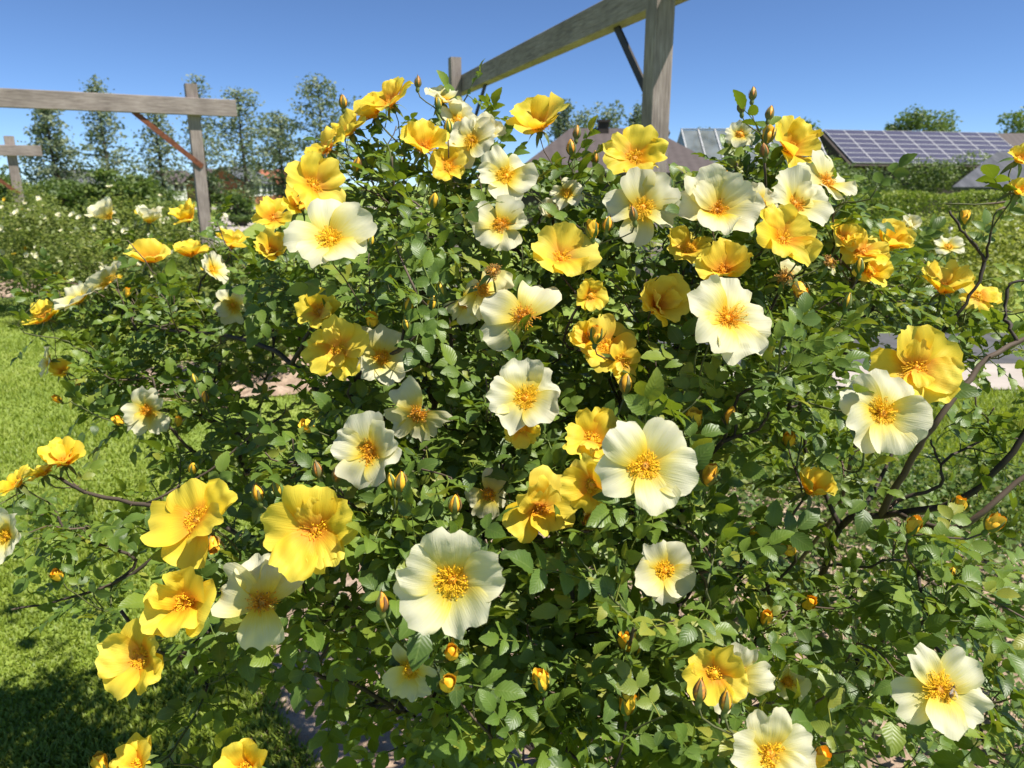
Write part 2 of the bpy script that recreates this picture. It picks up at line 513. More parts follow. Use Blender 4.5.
def lawn_left(n, r):
    y = 1.5 + 9.5 * r.uniform(0, 1, n) ** 1.8
    x = -(.45 + y * .78) * r.uniform(0, 1, n) + .1
    xy = np.c_[x, y]
    return xy[~in_beds(xy)]
def lawn_right(n, r):
    y = 2.9 + 2.8 * r.uniform(0, 1, n)
    x = .4 + r.uniform(0, 1, n) * (y * .75)
    xy = np.c_[x, y]
    return xy[~in_beds(xy)]
blades('grass', 170000, lawn_left, .012, .034, M['grass'], 'short bright green grass of the mown lawn on the left', 21)
blades('grass', 50000, lawn_right, .02, .06, M['grass'], 'strip of green grass between the rose bed and the pale paving', 22)

# ------------------------------------------------------------------ foliage builders
def leaflet(L, W, rows=10, fold=.25, curve=.35, serr=.0, seed=0):
    """one leaflet along +X, top side +Z"""
    r = np.random.default_rng(seed)
    u = np.linspace(0, 1, rows)
    w = W * np.clip(np.sin(np.pi * np.clip(u, .02, .985) ** .82), 0, 1) ** .72
    w[-1] = W * .04
    z = -curve * L * u ** 2 * .5 + .04 * L * np.sin(u * 3)
    side = r.normal() * .06 * L * u ** 2
    s = 1 + serr * (np.arange(rows) % 2 * 2 - 1)
    V = np.zeros((rows, 3, 3))
    for j, v in enumerate((-1, 0, 1)):
        V[:, j, 0] = L * u - abs(v) * .04 * L * (s - 1)
        V[:, j, 1] = v * w * s + side
        V[:, j, 2] = z + abs(v) * w * fold + r.normal(0, .012 * L, rows) * abs(v)
    return V.reshape(-1, 3), grid_faces(rows, 3)

def xform(V, pos, d, up):
    d = nrm(d); up = nrm(up - np.dot(up, d) * d); s = np.cross(up, d)
    return pos + V[:, :1] * d + V[:, 1:2] * s + V[:, 2:] * up

def compound_leaf(seed, pairs=2):
    """rose leaf along +X: rachis, a terminal leaflet and pairs of side leaflets, about 1 unit = 1 m"""
    r = np.random.default_rng(seed)
    mb = MB()
    Lr = .022 * (pairs + .6)
    n = 5
    u = np.linspace(0, 1, n)
    P = np.c_[u * Lr, .004 * np.sin(u * 3 + seed), -.10 * Lr * u ** 2 - .12 * Lr * u]
    add_tube(mb, P, np.linspace(.0011, .0007, n), 3, .62, b=.5, cap=False)
    tone0 = r.normal(0, .08)
    def put(pos, ang, L):
        V, f = leaflet(L, L * r.uniform(.29, .36), 11, r.uniform(.12, .45), r.uniform(.15, .7), .055, r.integers(1e6))
        d = np.array([math.cos(ang), math.sin(ang), r.uniform(-.35, .2)])
        up = np.array([r.normal(0, .22), r.normal(0, .25), 1])
        mb.add(xform(V, pos, d, up), f, np.clip(.42 + tone0 + r.normal(0, .15), 0, .8), np.repeat(np.linspace(0, 1, 11), 3), 0, np.tile([-1, 0, 1], 11))
    put(P[-1], r.normal(0, .15), r.uniform(.030, .038))
    for k in range(pairs):
        q = P[-1] * (1 - .42 * (k + .55) * 2 / (pairs + .4)) if False else np.array([np.interp(1 - (k + .5) / (pairs + .35), u, P[:, i]) for i in range(3)])
        L = r.uniform(.024, .032) * (1 - .12 * k)
        for sg in (-1, 1):
            if r.uniform() < .06: continue
            put(q, sg * r.uniform(.85, 1.25), L * r.uniform(.88, 1.1))
    return np.concatenate(mb.V), [f for f, m in mb.F], np.concatenate(mb.A), np.concatenate(mb.B), np.concatenate(mb.C)

LEAVES = [compound_leaf(100 + k, 2 if k % 3 else 3) for k in range(14)]

def scatter_leaves(mb, pos, d, up, scale, tone, templates):
    """copies of leaf templates into one mesh"""
    n = len(pos)
    d = nrows(d)
    up = nrows(up - (up * d).sum(1, keepdims=True) * d)
    s = np.cross(up, d)
    which = np.arange(n) % len(templates)
    for k, (V, faces, A, Bb, Cc) in enumerate(templates):
        i = np.where(which == k)[0]
        if not len(i): continue
        W = (pos[i, None] + scale[i, None, None] * (V[None, :, 0:1] * d[i, None] + V[None, :, 1:2] * s[i, None] + V[None, :, 2:3] * up[i, None]))
        off = (np.arange(len(i)) * len(V))[:, None, None]
        fs = {}
        for f in faces:
            fs.setdefault(f.shape[1], []).append(f)
        fl = [(np.concatenate(g)[None] + off).reshape(-1, kk) for kk, g in fs.items()]
        a = np.clip(A[None] + tone[i, None], 0, 1)
        mb.add(W.reshape(-1, 3), fl, a.ravel(), np.tile(Bb, len(i)), 0, np.tile(Cc, len(i)))

def simple_leaf():
    V = np.array([[0, 0, 0], [.45, -.3, .08], [.45, .3, .08], [1, 0, -.08], [.5, 0, -.02]])
    return V, [np.array([[0, 4, 2], [0, 1, 4], [4, 3, 2], [1, 3, 4]])], np.zeros(5), np.full(5, .5), np.full(5, .5)
SLEAF = [simple_leaf()]

def leaf_cloud(mb, P, size, r, upbias=.6, tone_mu=.5, tone_sd=.2, out=None):
    n = len(P)
    d = r.normal(size=(n, 3)); d[:, 2] *= .6
    up = r.normal(size=(n, 3)) * .6 + np.array([0, 0, upbias])
    if out is not None: up = up + out * .7
    scatter_leaves(mb, P, d, up, size * r.uniform(.6, 1.4, n), tone_mu + r.normal(0, tone_sd, n), SLEAF)

# ------------------------------------------------------------------ flowers
def make_petal(r, L, W, a0, a1, ruffle, cup, curl, notch=.05, nu=15, nv=15):
    u = np.linspace(0, 1, nu)[:, None]
    v = np.linspace(-1, 1, nv)[None, :]
    al = a0 + (a1 - a0) * u[:, 0] ** .8 + curl * np.clip(u[:, 0] - .7, 0, 1) ** 1.5 * 6
    du = L / (nu - 1)
    rr = np.concatenate([[0], np.cumsum(np.cos(al[:-1]) * du)])
    zz = np.concatenate([[0], np.cumsum(np.sin(al[:-1]) * du)])
    # rim outline: rounded shoulders, a shallow notch and a few uneven scallops
    ph = r.uniform(0, 6.28, 4)
    rim = .64 + .36 * np.sqrt(np.clip(1 - .96 * v ** 2, 0, 1)) - notch * np.exp(-((v - r.normal(0, .15)) / .22) ** 2) + .034 * np.sin(v * 5 + ph[0]) + .020 * np.sin(v * 11 + ph[1]) + r.normal(0, .010, nv)[None, :]
    t = u * rim                                    # how far along the petal
    R_ = np.interp(t, u[:, 0], rr); Z_ = np.interp(t, u[:, 0], zz); A_ = np.interp(t, u[:, 0], al)
    w = W * (.13 + .87 * np.sin(np.pi / 2 * np.clip(u * 1.04, 0, 1) ** .85))
    y = v * w
    lift = cup * (v ** 2) * w * (.5 + .5 * u)
    lift = lift + ruffle * L * u ** 2.2 * (np.sin(v * 3.1 + ph[2]) * .55 + np.sin(v * 6.3 + ph[3]) * .3 * abs(v) + .25 * np.sin(v * 9 + u * 4 + ph[1]) * u)
    q1, q2, q3 = r.normal(size=(3, 3))
    lift = lift + ruffle * L * .16 * u * (np.sin(v * 4.3 * q1[0] + u * 7 * q1[1] + ph[0]) + .7 * np.sin(v * 8 * q2[0] + u * 11 * q2[1] + ph[1]) + .4 * np.sin(v * 15 * q3[0] + u * 9 * q3[1] + ph[2]))
    lift = lift + ruffle * .35 * L * np.sin(u * 5 + ph[0]) * u * np.cos(v * 2 + ph[3])
    X = R_ - lift * np.sin(A_); Z = Z_ + lift * np.cos(A_)
    V = np.stack([X, y + 0 * X, Z], -1)
    return V.reshape(-1, 3), grid_faces(nu, nv), np.broadcast_to(t, (nu, nv)).ravel(), np.broadcast_to(v, (nu, nv)).ravel() + r.uniform(0, 40)

def rotz(V, a):
    c, s = math.cos(a), math.sin(a)
    return np.c_[V[:, 0] * c - V[:, 1] * s, V[:, 0] * s + V[:, 1] * c, V[:, 2]]

def flower_meshes(kind, dia, seed):
    """petals, stamens and calyx of one bloom round local +Z, as three mesh builders"""
    r = np.random.default_rng(seed)
    pet, sta, cal = MB(), MB(), MB()
    Rf = dia / 2
    if kind == 'C':   n, a0, a1, ruf, tn = r.choice([5, 5, 5, 6]), .55, r.uniform(.0, .3), .15, .10
    elif kind == 'D': n, a0, a1, ruf, tn = 6, 1.1, .75, .12, .15
    elif kind == 'Y': n, a0, a1, ruf, tn = r.choice([5, 5, 6, 7]), .65, r.uniform(.15, .42), .17, .15
    elif kind == 'K': n, a0, a1, ruf, tn = r.choice([5, 6, 7]), 1.0, r.uniform(.5, .8), .15, .15
    elif kind == 'B': n, a0, a1, ruf, tn = 1, .1, -1.2, .25, .4
    else:             n, a0, a1, ruf, tn = r.choice([3, 4, 4]), .25, -.75, .17, .15
    phase = r.uniform(0, 6.28)
    outer = min(n, 5)
    reach = {'C': .96, 'D': .75, 'Y': .92, 'K': .78, 'S': .85, 'B': 1.2}[kind]
    for k in range(n):
        inner = k >= outer
        if kind in 'SB':
            ang = phase + k * 6.283 / 5 + r.normal(0, .25)
        elif inner:
            ang = phase + (k - outer + .5) * 6.283 / max(n - outer, 2) + r.normal(0, .3)
        else:
            ang = phase + k * 6.283 / outer + r.normal(0, .13)
        L = Rf / reach * 1.0 * r.uniform(.88, 1.08) * (.74 if inner else 1)
        if kind in 'DK': L = Rf * 1.22 * r.uniform(.92, 1.08) * (.78 if inner else 1)
        W = L * (r.uniform(.42, .58) if not inner else r.uniform(.34, .48))
        dl = (.14 if inner else 0) + r.normal(0, .09)
        curl = r.choice([r.uniform(-.25, .1), r.uniform(.2, 1.1), r.uniform(-1.0, -.2)], p=[.4, .3, .3])
        if r.uniform() < .12: dl -= r.uniform(.3, .7)          # a petal that has dropped back
        V, f, t, cc = make_petal(r, L, W, a0 + dl, a1 + dl + r.normal(0, .09), ruf * r.uniform(.6, 1.4), r.uniform(.05, .3), curl, r.uniform(.0, .14))
        V[:, 2] += (.0022 if k % 2 else 0) + (.003 if inner else 0)
        V[:, 0] += .0018
        pet.add(rotz(V, ang), f, np.clip(abs(r.normal(0, tn)) + (.1 if inner else 0), 0, 1), t, 0, cc)
    # stamens
    old = kind in 'SB' or r.uniform() < .22
    ns = int(r.integers(115, 160))
    tone_off = .62 if kind == 'B' else .42 if kind == 'S' else .30 if old else r.uniform(-.05, .1)
    spread = Rf * (r.uniform(.38, .48) if kind in 'CY' else .36 if kind in 'DK' else .36)
    tall = Rf * (.20 if kind in 'CY' else .32 if kind in 'DK' else .25)
    for i in range(ns):
        a = r.uniform(0, 6.283); q = math.sqrt(r.uniform(.05, 1))
        e = np.array([math.cos(a) * q * spread, math.sin(a) * q * spread, tall * (1.05 - .55 * q * q) * r.uniform(.75, 1.2)])
        if old: e[:2] *= r.uniform(.5, 1.2); e[2] *= r.uniform(.4, 1.3)
        b = np.array([math.cos(a), math.sin(a), 0]) * .0035 + [0, 0, .0025]
        m_ = (b + e) / 2 + [0, 0, tall * .22] + r.normal(0, .0016, 3)
        P = np.array([b, m_, e])
        add_tube(sta, P, [.00034, .00030, .00025], 3, np.clip([.42 + tone_off * .6, .25 + tone_off, .2 + tone_off], 0, 1), cap=False)
        s = np.array([[1, 0, 0], [0, 1, 0], [-1, 0, 0], [0, -1, 0], [0, 0, 1], [0, 0, -1]]) * r.uniform(.00045, .0009)
        s[:, 0] *= 1.7
        s = rotz(s, r.uniform(0, 3.1))
        fo = np.array([[0, 1, 4], [1, 2, 4], [2, 3, 4], [3, 0, 4], [1, 0, 5], [2, 1, 5], [3, 2, 5], [0, 3, 5]])
        sta.add(s + e, fo, np.clip(.33 + tone_off + r.normal(0, .16), 0, 1))
    # pistil cushion
    th = np.arange(10) / 10 * 6.283
    prof = np.array([(.0046, 0), (.0050, .003), (.0042, .0055), (.0022, .0068), (.0004, .0072)])
    V = np.stack([np.stack([p[0] * np.cos(th), p[0] * np.sin(th), np.full(10, p[1])], -1) for p in prof]).reshape(-1, 3)
    sta.add(V + r.normal(0, .0003, V.shape), grid_faces(5, 10, True), np.clip(.66 + r.normal(0, .05), 0, 1))
    # calyx: hip and five sepals
    prof = np.array([(.0006, -.016), (.0030, -.013), (.0043, -.008), (.0040, -.003), (.0034, -.0005)])
    V = np.stack([np.stack([p[0] * np.cos(th), p[0] * np.sin(th), np.full(10, p[1])], -1) for p in prof]).reshape(-1, 3)
    cal.add(V, grid_faces(5, 10, True), .15)
    for k in range(5):
        V, f = leaflet(.022, .0035, 6, .2, 1.4, 0, seed + k)
        V = xform(V, np.array([.003, 0, -.001]), np.array([1, 0, -.25 if kind != 'S' else -1.0]), np.array([0, 0, 1.0]))
        cal.add(rotz(V, phase + .63 + k * 1.2566), f, r.uniform(0, .5))
    return pet, sta, cal

def orient(o, pos, n, roll):
    q = Vector(n).to_track_quat('Z', 'Y')
    o.matrix_world = Matrix.Translation(Vector(pos)) @ q.to_matrix().to_4x4() @ Matrix.Rotation(roll, 4, 'Z')

def view_dir(nx, ny):
    nz = math.sqrt(max(.02, 1 - nx * nx - ny * ny))
    return nrm(nx * RIGHT + ny * UPC - nz * FWD)

# ------------------------------------------------------------------ the rose bush
BASE = np.array([.12, 1.72, .02])
bush = empty('rose_bush', BASE)
tag(bush, 'big rose bush covered in pale cream and deep yellow open flowers, filling the middle', 'rose bush')

# pixel x, y, face-on width in px, distance, kind, facing right, facing up
FLOWERS = [
 (187,217,36,2.0,'K',-.1,.85),(106,214,40,2.2,'D',-.5,.45),(149,218,34,2.2,'D',.2,.75),(149,257,42,1.75,'K',0,.8),
 (190,252,36,1.75,'K',.1,.75),(232,243,38,1.75,'K',.2,.78),(213,270,42,1.7,'C',.7,.3),(233,305,46,1.55,'C',.1,.2),
 (45,319,46,1.75,'Y',-.3,.82),(80,300,54,1.7,'C',-.6,.6),(108,282,54,1.7,'C',-.5,.65),(49,361,38,1.8,'C',-.75,.1),
 (147,411,54,1.5,'C',.1,-.05),(64,459,46,1.3,'K',.1,.8),(44,474,40,1.3,'Y',-.3,.8),(18,484,42,1.2,'Y',-.5,.7),
 (6,536,62,1.1,'C',-.3,.2),(390,103,62,1.25,'Y',-.6,.66),(350,132,52,1.25,'Y',-.6,.7),(328,149,54,1.22,'Y',-.5,.78),
 (314,186,66,1.12,'Y',.55,.15),(424,145,56,1.15,'K',.1,.45),(449,167,42,1.2,'Y',.2,.2),(443,100,46,1.25,'C',.1,.65),
 (458,120,44,1.25,'C',.3,.55),(472,141,58,1.2,'C',-.35,.4),(273,218,44,1.45,'Y',.1,.68),(272,250,42,1.4,'K',.1,.45),
 (331,239,98,.92,'C',.05,.25),(506,176,70,1.1,'C',0,.3),(501,224,68,1.06,'C',0,.42),(320,312,56,1.05,'Y',-.2,.2),
 (338,348,70,1.0,'Y',0,.15),(382,357,76,1.02,'C',.25,.1),(482,290,56,.98,'S',.3,.1),(524,316,86,.95,'S',0,.5),
 (418,414,66,.95,'S',.1,-.3),(525,398,84,.88,'C',0,.3),(522,428,42,.92,'Y',0,-.2),(540,122,64,1.2,'K',0,.68),
 (635,158,70,1.1,'Y',0,.45),(643,207,82,1.05,'C',0,.2),(716,210,94,.95,'C',-.1,.25),(795,203,78,1.0,'C',.2,.42),
 (782,239,76,.95,'Y',-.05,.3),(828,182,70,1.05,'C',.3,.42),(793,146,60,1.15,'K',.3,.55),(725,267,58,1.0,'K',0,.5),
 (688,250,56,1.08,'Y',0,.5),(561,258,76,1.0,'Y',0,.42),(660,303,66,1.0,'K',.1,.22),(728,318,106,.85,'C',.1,.38),
 (606,346,70,1.0,'Y',0,.1),(592,440,70,.9,'Y',-.1,.38),(645,466,114,.7,'C',.05,.2),(592,485,58,.82,'Y',-.3,.1),
 (541,507,72,.85,'K',.25,.1),(664,570,72,.85,'C',.1,.3),(488,494,46,.9,'S',.2,0),(370,451,86,.85,'C',-.1,.4),
 (314,530,104,.78,'Y',0,.3),(452,580,122,.66,'C',-.02,.15),(196,520,94,.85,'Y',-.1,.45),(184,602,84,.82,'K',.1,.35),
 (141,658,86,.82,'Y',-.1,.32),(262,602,90,.8,'S',0,.2),(135,764,50,.85,'K',0,.65),(245,768,60,.8,'K',0,.55),
 (410,670,70,.8,'C',-.1,-.25),(714,673,68,.75,'Y',-.2,.1),(735,678,84,.78,'C',.3,.1),(770,754,106,.7,'C',0,.32),
 (940,690,106,.75,'C',.2,.25),(787,682,46,1.0,'C',0,.6),(883,414,104,.8,'C',0,.25),(917,368,86,.85,'Y',0,.45),
 (945,286,56,1.2,'K',0,.72),(978,296,42,1.25,'Y',.2,.6),(863,252,56,1.1,'Y',0,.5),(890,242,50,1.15,'K',.3,.55),
 (948,247,32,1.5,'C',-.3,.6),(909,226,26,1.6,'D',0,.7),(740,135,32,1.2,'C',-.3,.3),(567,193,38,1.15,'C',0,.5),
 (590,296,38,1.0,'Y',0,.2),(812,488,50,.95,'K',.1,.65),(785,277,60,.98,'B',-.1,.1),(829,262,52,1.0,'B',.2,.2),
 (551,212,28,1.2,'D',0,.4),(1020,158,28,1.1,'K',.1,.5),(1019,190,26,1.1,'K',.1,.4),(372,112,44,1.26,'K',-.5,.7),(486,135,42,1.22,'D',.3,.5),(586,338,42,.98,'K',-.2,.3),(622,362,46,.98,'Y',.3,-.1),
 (842,238,42,1.1,'Y',.3,.4),(872,270,40,1.12,'K',0,.5),(465,302,44,1.0,'S',-.4,0),(760,203,44,1.02,'C',.3,.3),(300,203,42,1.2,'K',.4,.5),(493,271,60,.96,'B',.1,.2),(62,371,26,1.8,'K',.1,.5),
]
# x, y, distance, tone of petals (0 yellow .. 1 red brown), openness, facing right, facing up
BUDS = [
 (418,80,1.22,.9,.2,.05,.95),(438,102,1.22,.3,0,-.1,.95),(372,319,1.0,.3,1,.1,.5),(388,271,1.05,.35,.9,.1,.9),(406,322,1.0,.1,.3,-.2,.9),
 (410,303,1.0,.4,.3,.3,.85),(432,302,1.0,.3,.2,.2,.9),(441,288,1.0,.1,.2,-.2,.9),(371,239,1.1,0,0,.2,.9),(412,241,1.1,.0,0,0,.9),
 (307,426,1.0,.2,.9,-.5,.4),(577,131,1.16,.8,.2,.1,.95),(571,147,1.15,.7,.3,-.1,.9),(595,156,1.15,.7,.3,0,.9),(592,229,1.0,.35,.7,-.1,.9),
 (608,222,1.0,.55,.5,.15,.9),(633,212,.98,.9,.1,-.2,.9),(753,92,1.14,.85,.2,.1,.95),(741,105,1.14,.9,.2,-.1,.95),(768,135,1.12,.5,.6,.2,.9),
 (764,149,1.1,.95,.3,-.2,.8),(724,178,1.05,.5,.7,-.2,.9),(596,334,.95,.45,.6,.1,.9),(626,383,.9,.55,.5,.1,.95),(693,420,.88,.35,1,.1,.8),
 (731,415,.92,.6,.4,.15,.9),(591,520,.82,.55,.7,-.2,.4),(401,481,.82,.5,.5,.1,.9),(391,480,.84,.2,.3,-.2,.9),(455,502,.8,.6,.5,.05,.95),
 (317,468,.86,.95,.1,-.2,.9),(337,472,.86,.95,.1,.1,.9),(278,487,.86,.1,.1,-.3,.85),(257,491,.85,.6,.4,-.2,.9),(382,600,.72,.8,.2,0,.9),
 (452,652,.72,.3,.6,.1,.5),(448,683,.7,.05,.8,.2,.5),(626,641,.8,.4,.7,-.2,.8),(640,648,.82,.1,0,.2,.8),(627,703,.74,.4,.6,0,.9),
 (541,680,.74,.4,.6,-.2,.85),(700,689,.7,.9,.1,.1,.95),(726,699,.7,.7,.1,.1,.95),(709,475,.85,.7,.8,.2,.9),(758,532,.95,.3,.8,.4,.4),
 (789,439,1.0,.4,.6,-.2,.6),(788,549,.95,.4,.9,-.7,.4),(914,525,.88,.35,.7,.2,.8),(958,506,.92,.4,.7,.2,.8),(995,523,.85,.4,.9,.5,.7),
 (952,573,.95,.4,.5,0,.8),(809,603,1.0,.4,.7,.2,.5),(766,617,.95,.5,.6,0,.7),(820,757,.7,.45,.8,.4,.7),(100,763,.85,.4,.7,-.2,.9),
 (127,292,1.65,.4,.7,.3,.8),(78,383,1.7,.6,.4,0,.8),(57,399,1.7,.5,.6,-.3,.5),(118,421,1.45,.4,.7,-.3,.5),(205,396,1.4,.6,.5,0,.9),
 (178,421,1.45,.2,.7,.3,.8),(101,361,1.75,.4,.8,.2,.6),(194,378,1.4,.1,.2,-.2,.9),(193,467,1.1,.4,.5,.2,.7),(57,575,1.15,.4,.6,0,.6),
 (213,545,.85,.7,.7,.3,-.6),(800,290,.92,.55,.9,.1,-.7),(965,217,1.2,.4,.7,0,.95),(343,101,1.28,.7,.3,0,.9),(357,164,1.2,.6,.4,.3,.7),
 (448,126,1.18,.3,.1,.0,.9),(404,211,1.1,.9,.3,.1,.8),(434,200,1.08,.3,.5,.2,.7),(413,265,1.06,.1,0,0,.9),(860,265,1.05,.3,.2,0,.9),
 (807,243,.95,.6,.5,.3,.8),(770,112,1.13,.8,.1,.25,.95),(848,300,1.0,.2,.1,.2,.9),
]
LOBES = [  # pixel centre, distance, pixel radii, depth radius in m, shoots
 (425,195,1.30,85,75,.22,44),(385,150,1.32,45,45,.10,16),(465,140,1.30,40,45,.10,14),(540,215,1.22,105,62,.22,46),(650,255,1.20,110,68,.24,50),
 (775,245,1.17,95,85,.22,50),(758,158,1.18,24,24,.05,9),(215,245,1.7,75,25,.2,18),(815,175,1.2,40,40,.1,14),(440,320,1.10,135,105,.25,70),(590,390,1.02,130,110,.24,66),(745,365,1.05,100,95,.24,52),
 (470,500,.95,135,95,.22,56),(640,560,.92,125,110,.20,56),(500,660,.84,115,75,.16,44),(640,700,.84,125,70,.16,42),
 (300,270,1.40,75,75,.2,30),(200,285,1.68,115,48,.25,52),(110,335,1.72,75,60,.2,38),(150,395,1.6,95,38,.18,24),(215,430,1.5,80,60,.2,28),
 (235,560,.98,55,50,.12,13),(340,560,.88,75,75,.14,26),(330,420,1.1,70,70,.2,26),
 (35,520,1.22,60,40,.10,12),(110,560,1.35,100,55,.15,7),(160,480,1.45,110,45,.15,7),(190,690,.95,60,60,.08,3),
 (880,290,1.25,65,60,.2,24),(960,320,1.2,70,60,.15,16),(1005,430,.98,40,50,.1,5),(830,430,1.08,50,50,.15,7),
 (940,610,1.02,95,65,.16,11),(985,600,.85,50,60,.1,7),(790,590,1.05,75,65,.18,12),(780,700,.9,70,60,.14,16),(1000,720,.85,40,50,.1,8),(880,700,1.15,100,60,.15,8),(930,560,1.2,90,50,.15,8),
 (340,290,1.95,80,75,.25,26),(440,330,1.85,110,100,.3,30),(580,340,1.8,130,100,.3,34),(720,360,1.75,110,90,.3,30),(400,680,1.25,60,50,.18,12),(330,640,1.1,60,40,.12,10),(450,745,1.0,60,35,.1,8),(230,330,1.6,80,50,.2,34),(90,300,1.75,60,32,.15,26),(120,360,1.7,85,50,.2,32),
 (560,540,1.25,190,150,.2,44),(470,400,1.4,190,150,.25,50),(650,380,1.4,190,150,.25,50),(740,690,1.1,120,70,.15,14),
]

nodes = [BASE.copy()]                # skeleton: positions and parents
par = [-1]
def grow(start, P):
    i = start
    for p in P:
        nodes.append(np.asarray(p, float)); par.append(i); i = len(nodes) - 1
    return i

# main canes
for px, py, d in [(420,260,1.35),(540,280,1.32),(660,320,1.28),(780,320,1.25),(300,360,1.5),(450,450,1.2),(620,500,1.1),(330,560,1.05),(500,640,1.0),(680,660,1.0),(100,400,1.7),(390,180,1.35),(760,210,1.22)]:
    e = at(px, py, d)
    s = BASE + np.array([*rng.normal(0, .06, 2), 0])
    P = bezier(s, s + [0, 0, .35] + (e - s) * [.1, .1, .1], e - (e - s) * [.35, .35, -.02] , e, 12)
    P[1:-1] += rng.normal(0, .008, (10, 3))
    i = grow(0, P)
# canes that show in the photograph
VIS = [
 [None, (800,690,1.45), (812,610,1.25), (842,526,1.12), (880,515,1.08), (960,500,1.02), (1013,452,.98), (1040,410,.97)],
 [(842,526,1.12), (813,470,1.12), (805,442,1.12), (800,395,1.12)],
 [(880,515,1.08), (898,482,1.04), (918,447,1.0), (940,417,.98), (980,366,.98), (1018,341,.98), (1060,318,.98)],
 [(858,520,1.10), (885,470,1.14), (900,430,1.15)],
 [(880,515,1.08), (905,497,1.06), (940,486,1.04), (937,458,1.04), (930,440,1.04)],
 [(900,512,1.06), (950,530,.95), (1018,482,.92), (1060,440,.92)],
 [None, (800,560,1.5), (860,430,1.3), (947,327,1.2), (975,289,1.18), (984,262,1.18), (978,250,1.18), (960,228,1.18), (950,211,1.18)],
 [(984,262,1.18), (990,235,1.16), (997,210,1.15)],
 [(1018,341,.98), (1010,325,.99), (1006,312,1.0), (1011,284,1.0), (1040,280,1.0)],
 [None, (430,520,1.5), (330,405,1.38), (292,364,1.35), (256,344,1.42), (222,335,1.5), (180,332,1.58), (140,322,1.66)],
 [(292,364,1.35), (310,330,1.3), (330,285,1.28)],
 [None, (400,640,1.5), (280,560,1.35), (200,515,1.3), (145,505,1.3), (95,496,1.3), (60,478,1.3)],
 [(200,515,1.3), (130,575,1.3), (60,600,1.28), (10,610,1.25)],
 [(280,560,1.35), (200,640,1.05), (165,655,.95), (120,612,.92)],
 [(1060,195,1.2), (1020,200,1.2), (985,204,1.2), (945,205,1.2)],
 [(145,505,1.3), (210,470,1.3), (255,430,1.3), (262,408,1.3)],
]
cane_r = {}
VR = [.0066, .0036, .0052, .0036, .0030, .0045, .0042, .0022, .0030, .0060, .004, .0055, .003, .0035, .0024, .0026]
for line, vr in zip(VIS, VR):
    pts = [BASE if p is None else at(*p) for p in line]
    if line[0] is None:
        start = 0
    else:
        start = int(np.argmin(np.linalg.norm(np.array(nodes) - pts[0], axis=1)))
    pts[0] = np.array(nodes[start])
    P = smooth_line(pts, 4)[1:]
    P = P + rng.normal(0, .0011, P.shape)
    k0 = len(nodes)
    grow(start, P)
    for q in range(k0, len(nodes)): cane_r[q] = np.interp(q - k0, [0, len(P)], [vr, vr * .55])

targets = []          # point, approach direction, kind, index
flower_info, bud_info = [], []
for k, (px, py, w, d, kind, nx, ny) in enumerate(FLOWERS):
    n = view_dir(*np.clip(np.array([nx, ny]) + rng.normal(0, .11, 2), -.93, .93) * min(1, .97 / max(.1, math.hypot(nx, ny) + .15)))
    c = at(px, py, d)
    dia = (.88 if kind == 'C' else .91) * w * d / F_PX
    b = c - n * (.16 * dia if kind in 'DK' else .05 * dia)
    flower_info.append((b, n, dia, kind))
    targets.append((b - n * .016, n, 0, k))
for k, (px, py, d, tn, op, nx, ny) in enumerate(BUDS):
    n = view_dir(nx, min(ny, .97))
    n = nrm(n + np.array([0, .25, 0]) * abs(ny))
    b = at(px, py, d) - n * .012
    bud_info.append((b, n, tn, op))
    targets.append((b - n * .004, n, 1, k))

fl_px = np.array([[f[0], f[1], f[2], f[3]] for f in FLOWERS])
def hides_flower(P, grow_px=0.0, frac=.46):
    """True where a point would stand between the camera and a bloom"""
    x, y, d = project(P)
    hit = np.zeros(len(x), bool)
    for fx, fy, fw, fd in fl_px:
        hit |= (np.hypot(x - fx, y - fy) < frac * fw + grow_px) & (d < fd + .015)
    return hit

tips = []
for (px, py, d, rx, ry, rd, cnt) in LOBES:
    c = at(px, py, d)
    k = 0
    while k < cnt:
        q = rng.normal(size=3); q = q / np.linalg.norm(q) * rng.uniform(.15, 1) ** .45
        p = c + q[0] * rx * d / F_PX * RIGHT + q[1] * ry * d / F_PX * UPC + q[2] * rd * FWD
        k += 1
        if p[2] < .12 or hides_flower(p[None], 6)[0]: continue
        tips.append(p)
for p in tips:
    out = nrm(p - BASE - np.array([0, 0, .6]))
    targets.append((p, nrm(out * .7 + [0, 0, .7] + rng.normal(0, .4, 3)), 2, -1))

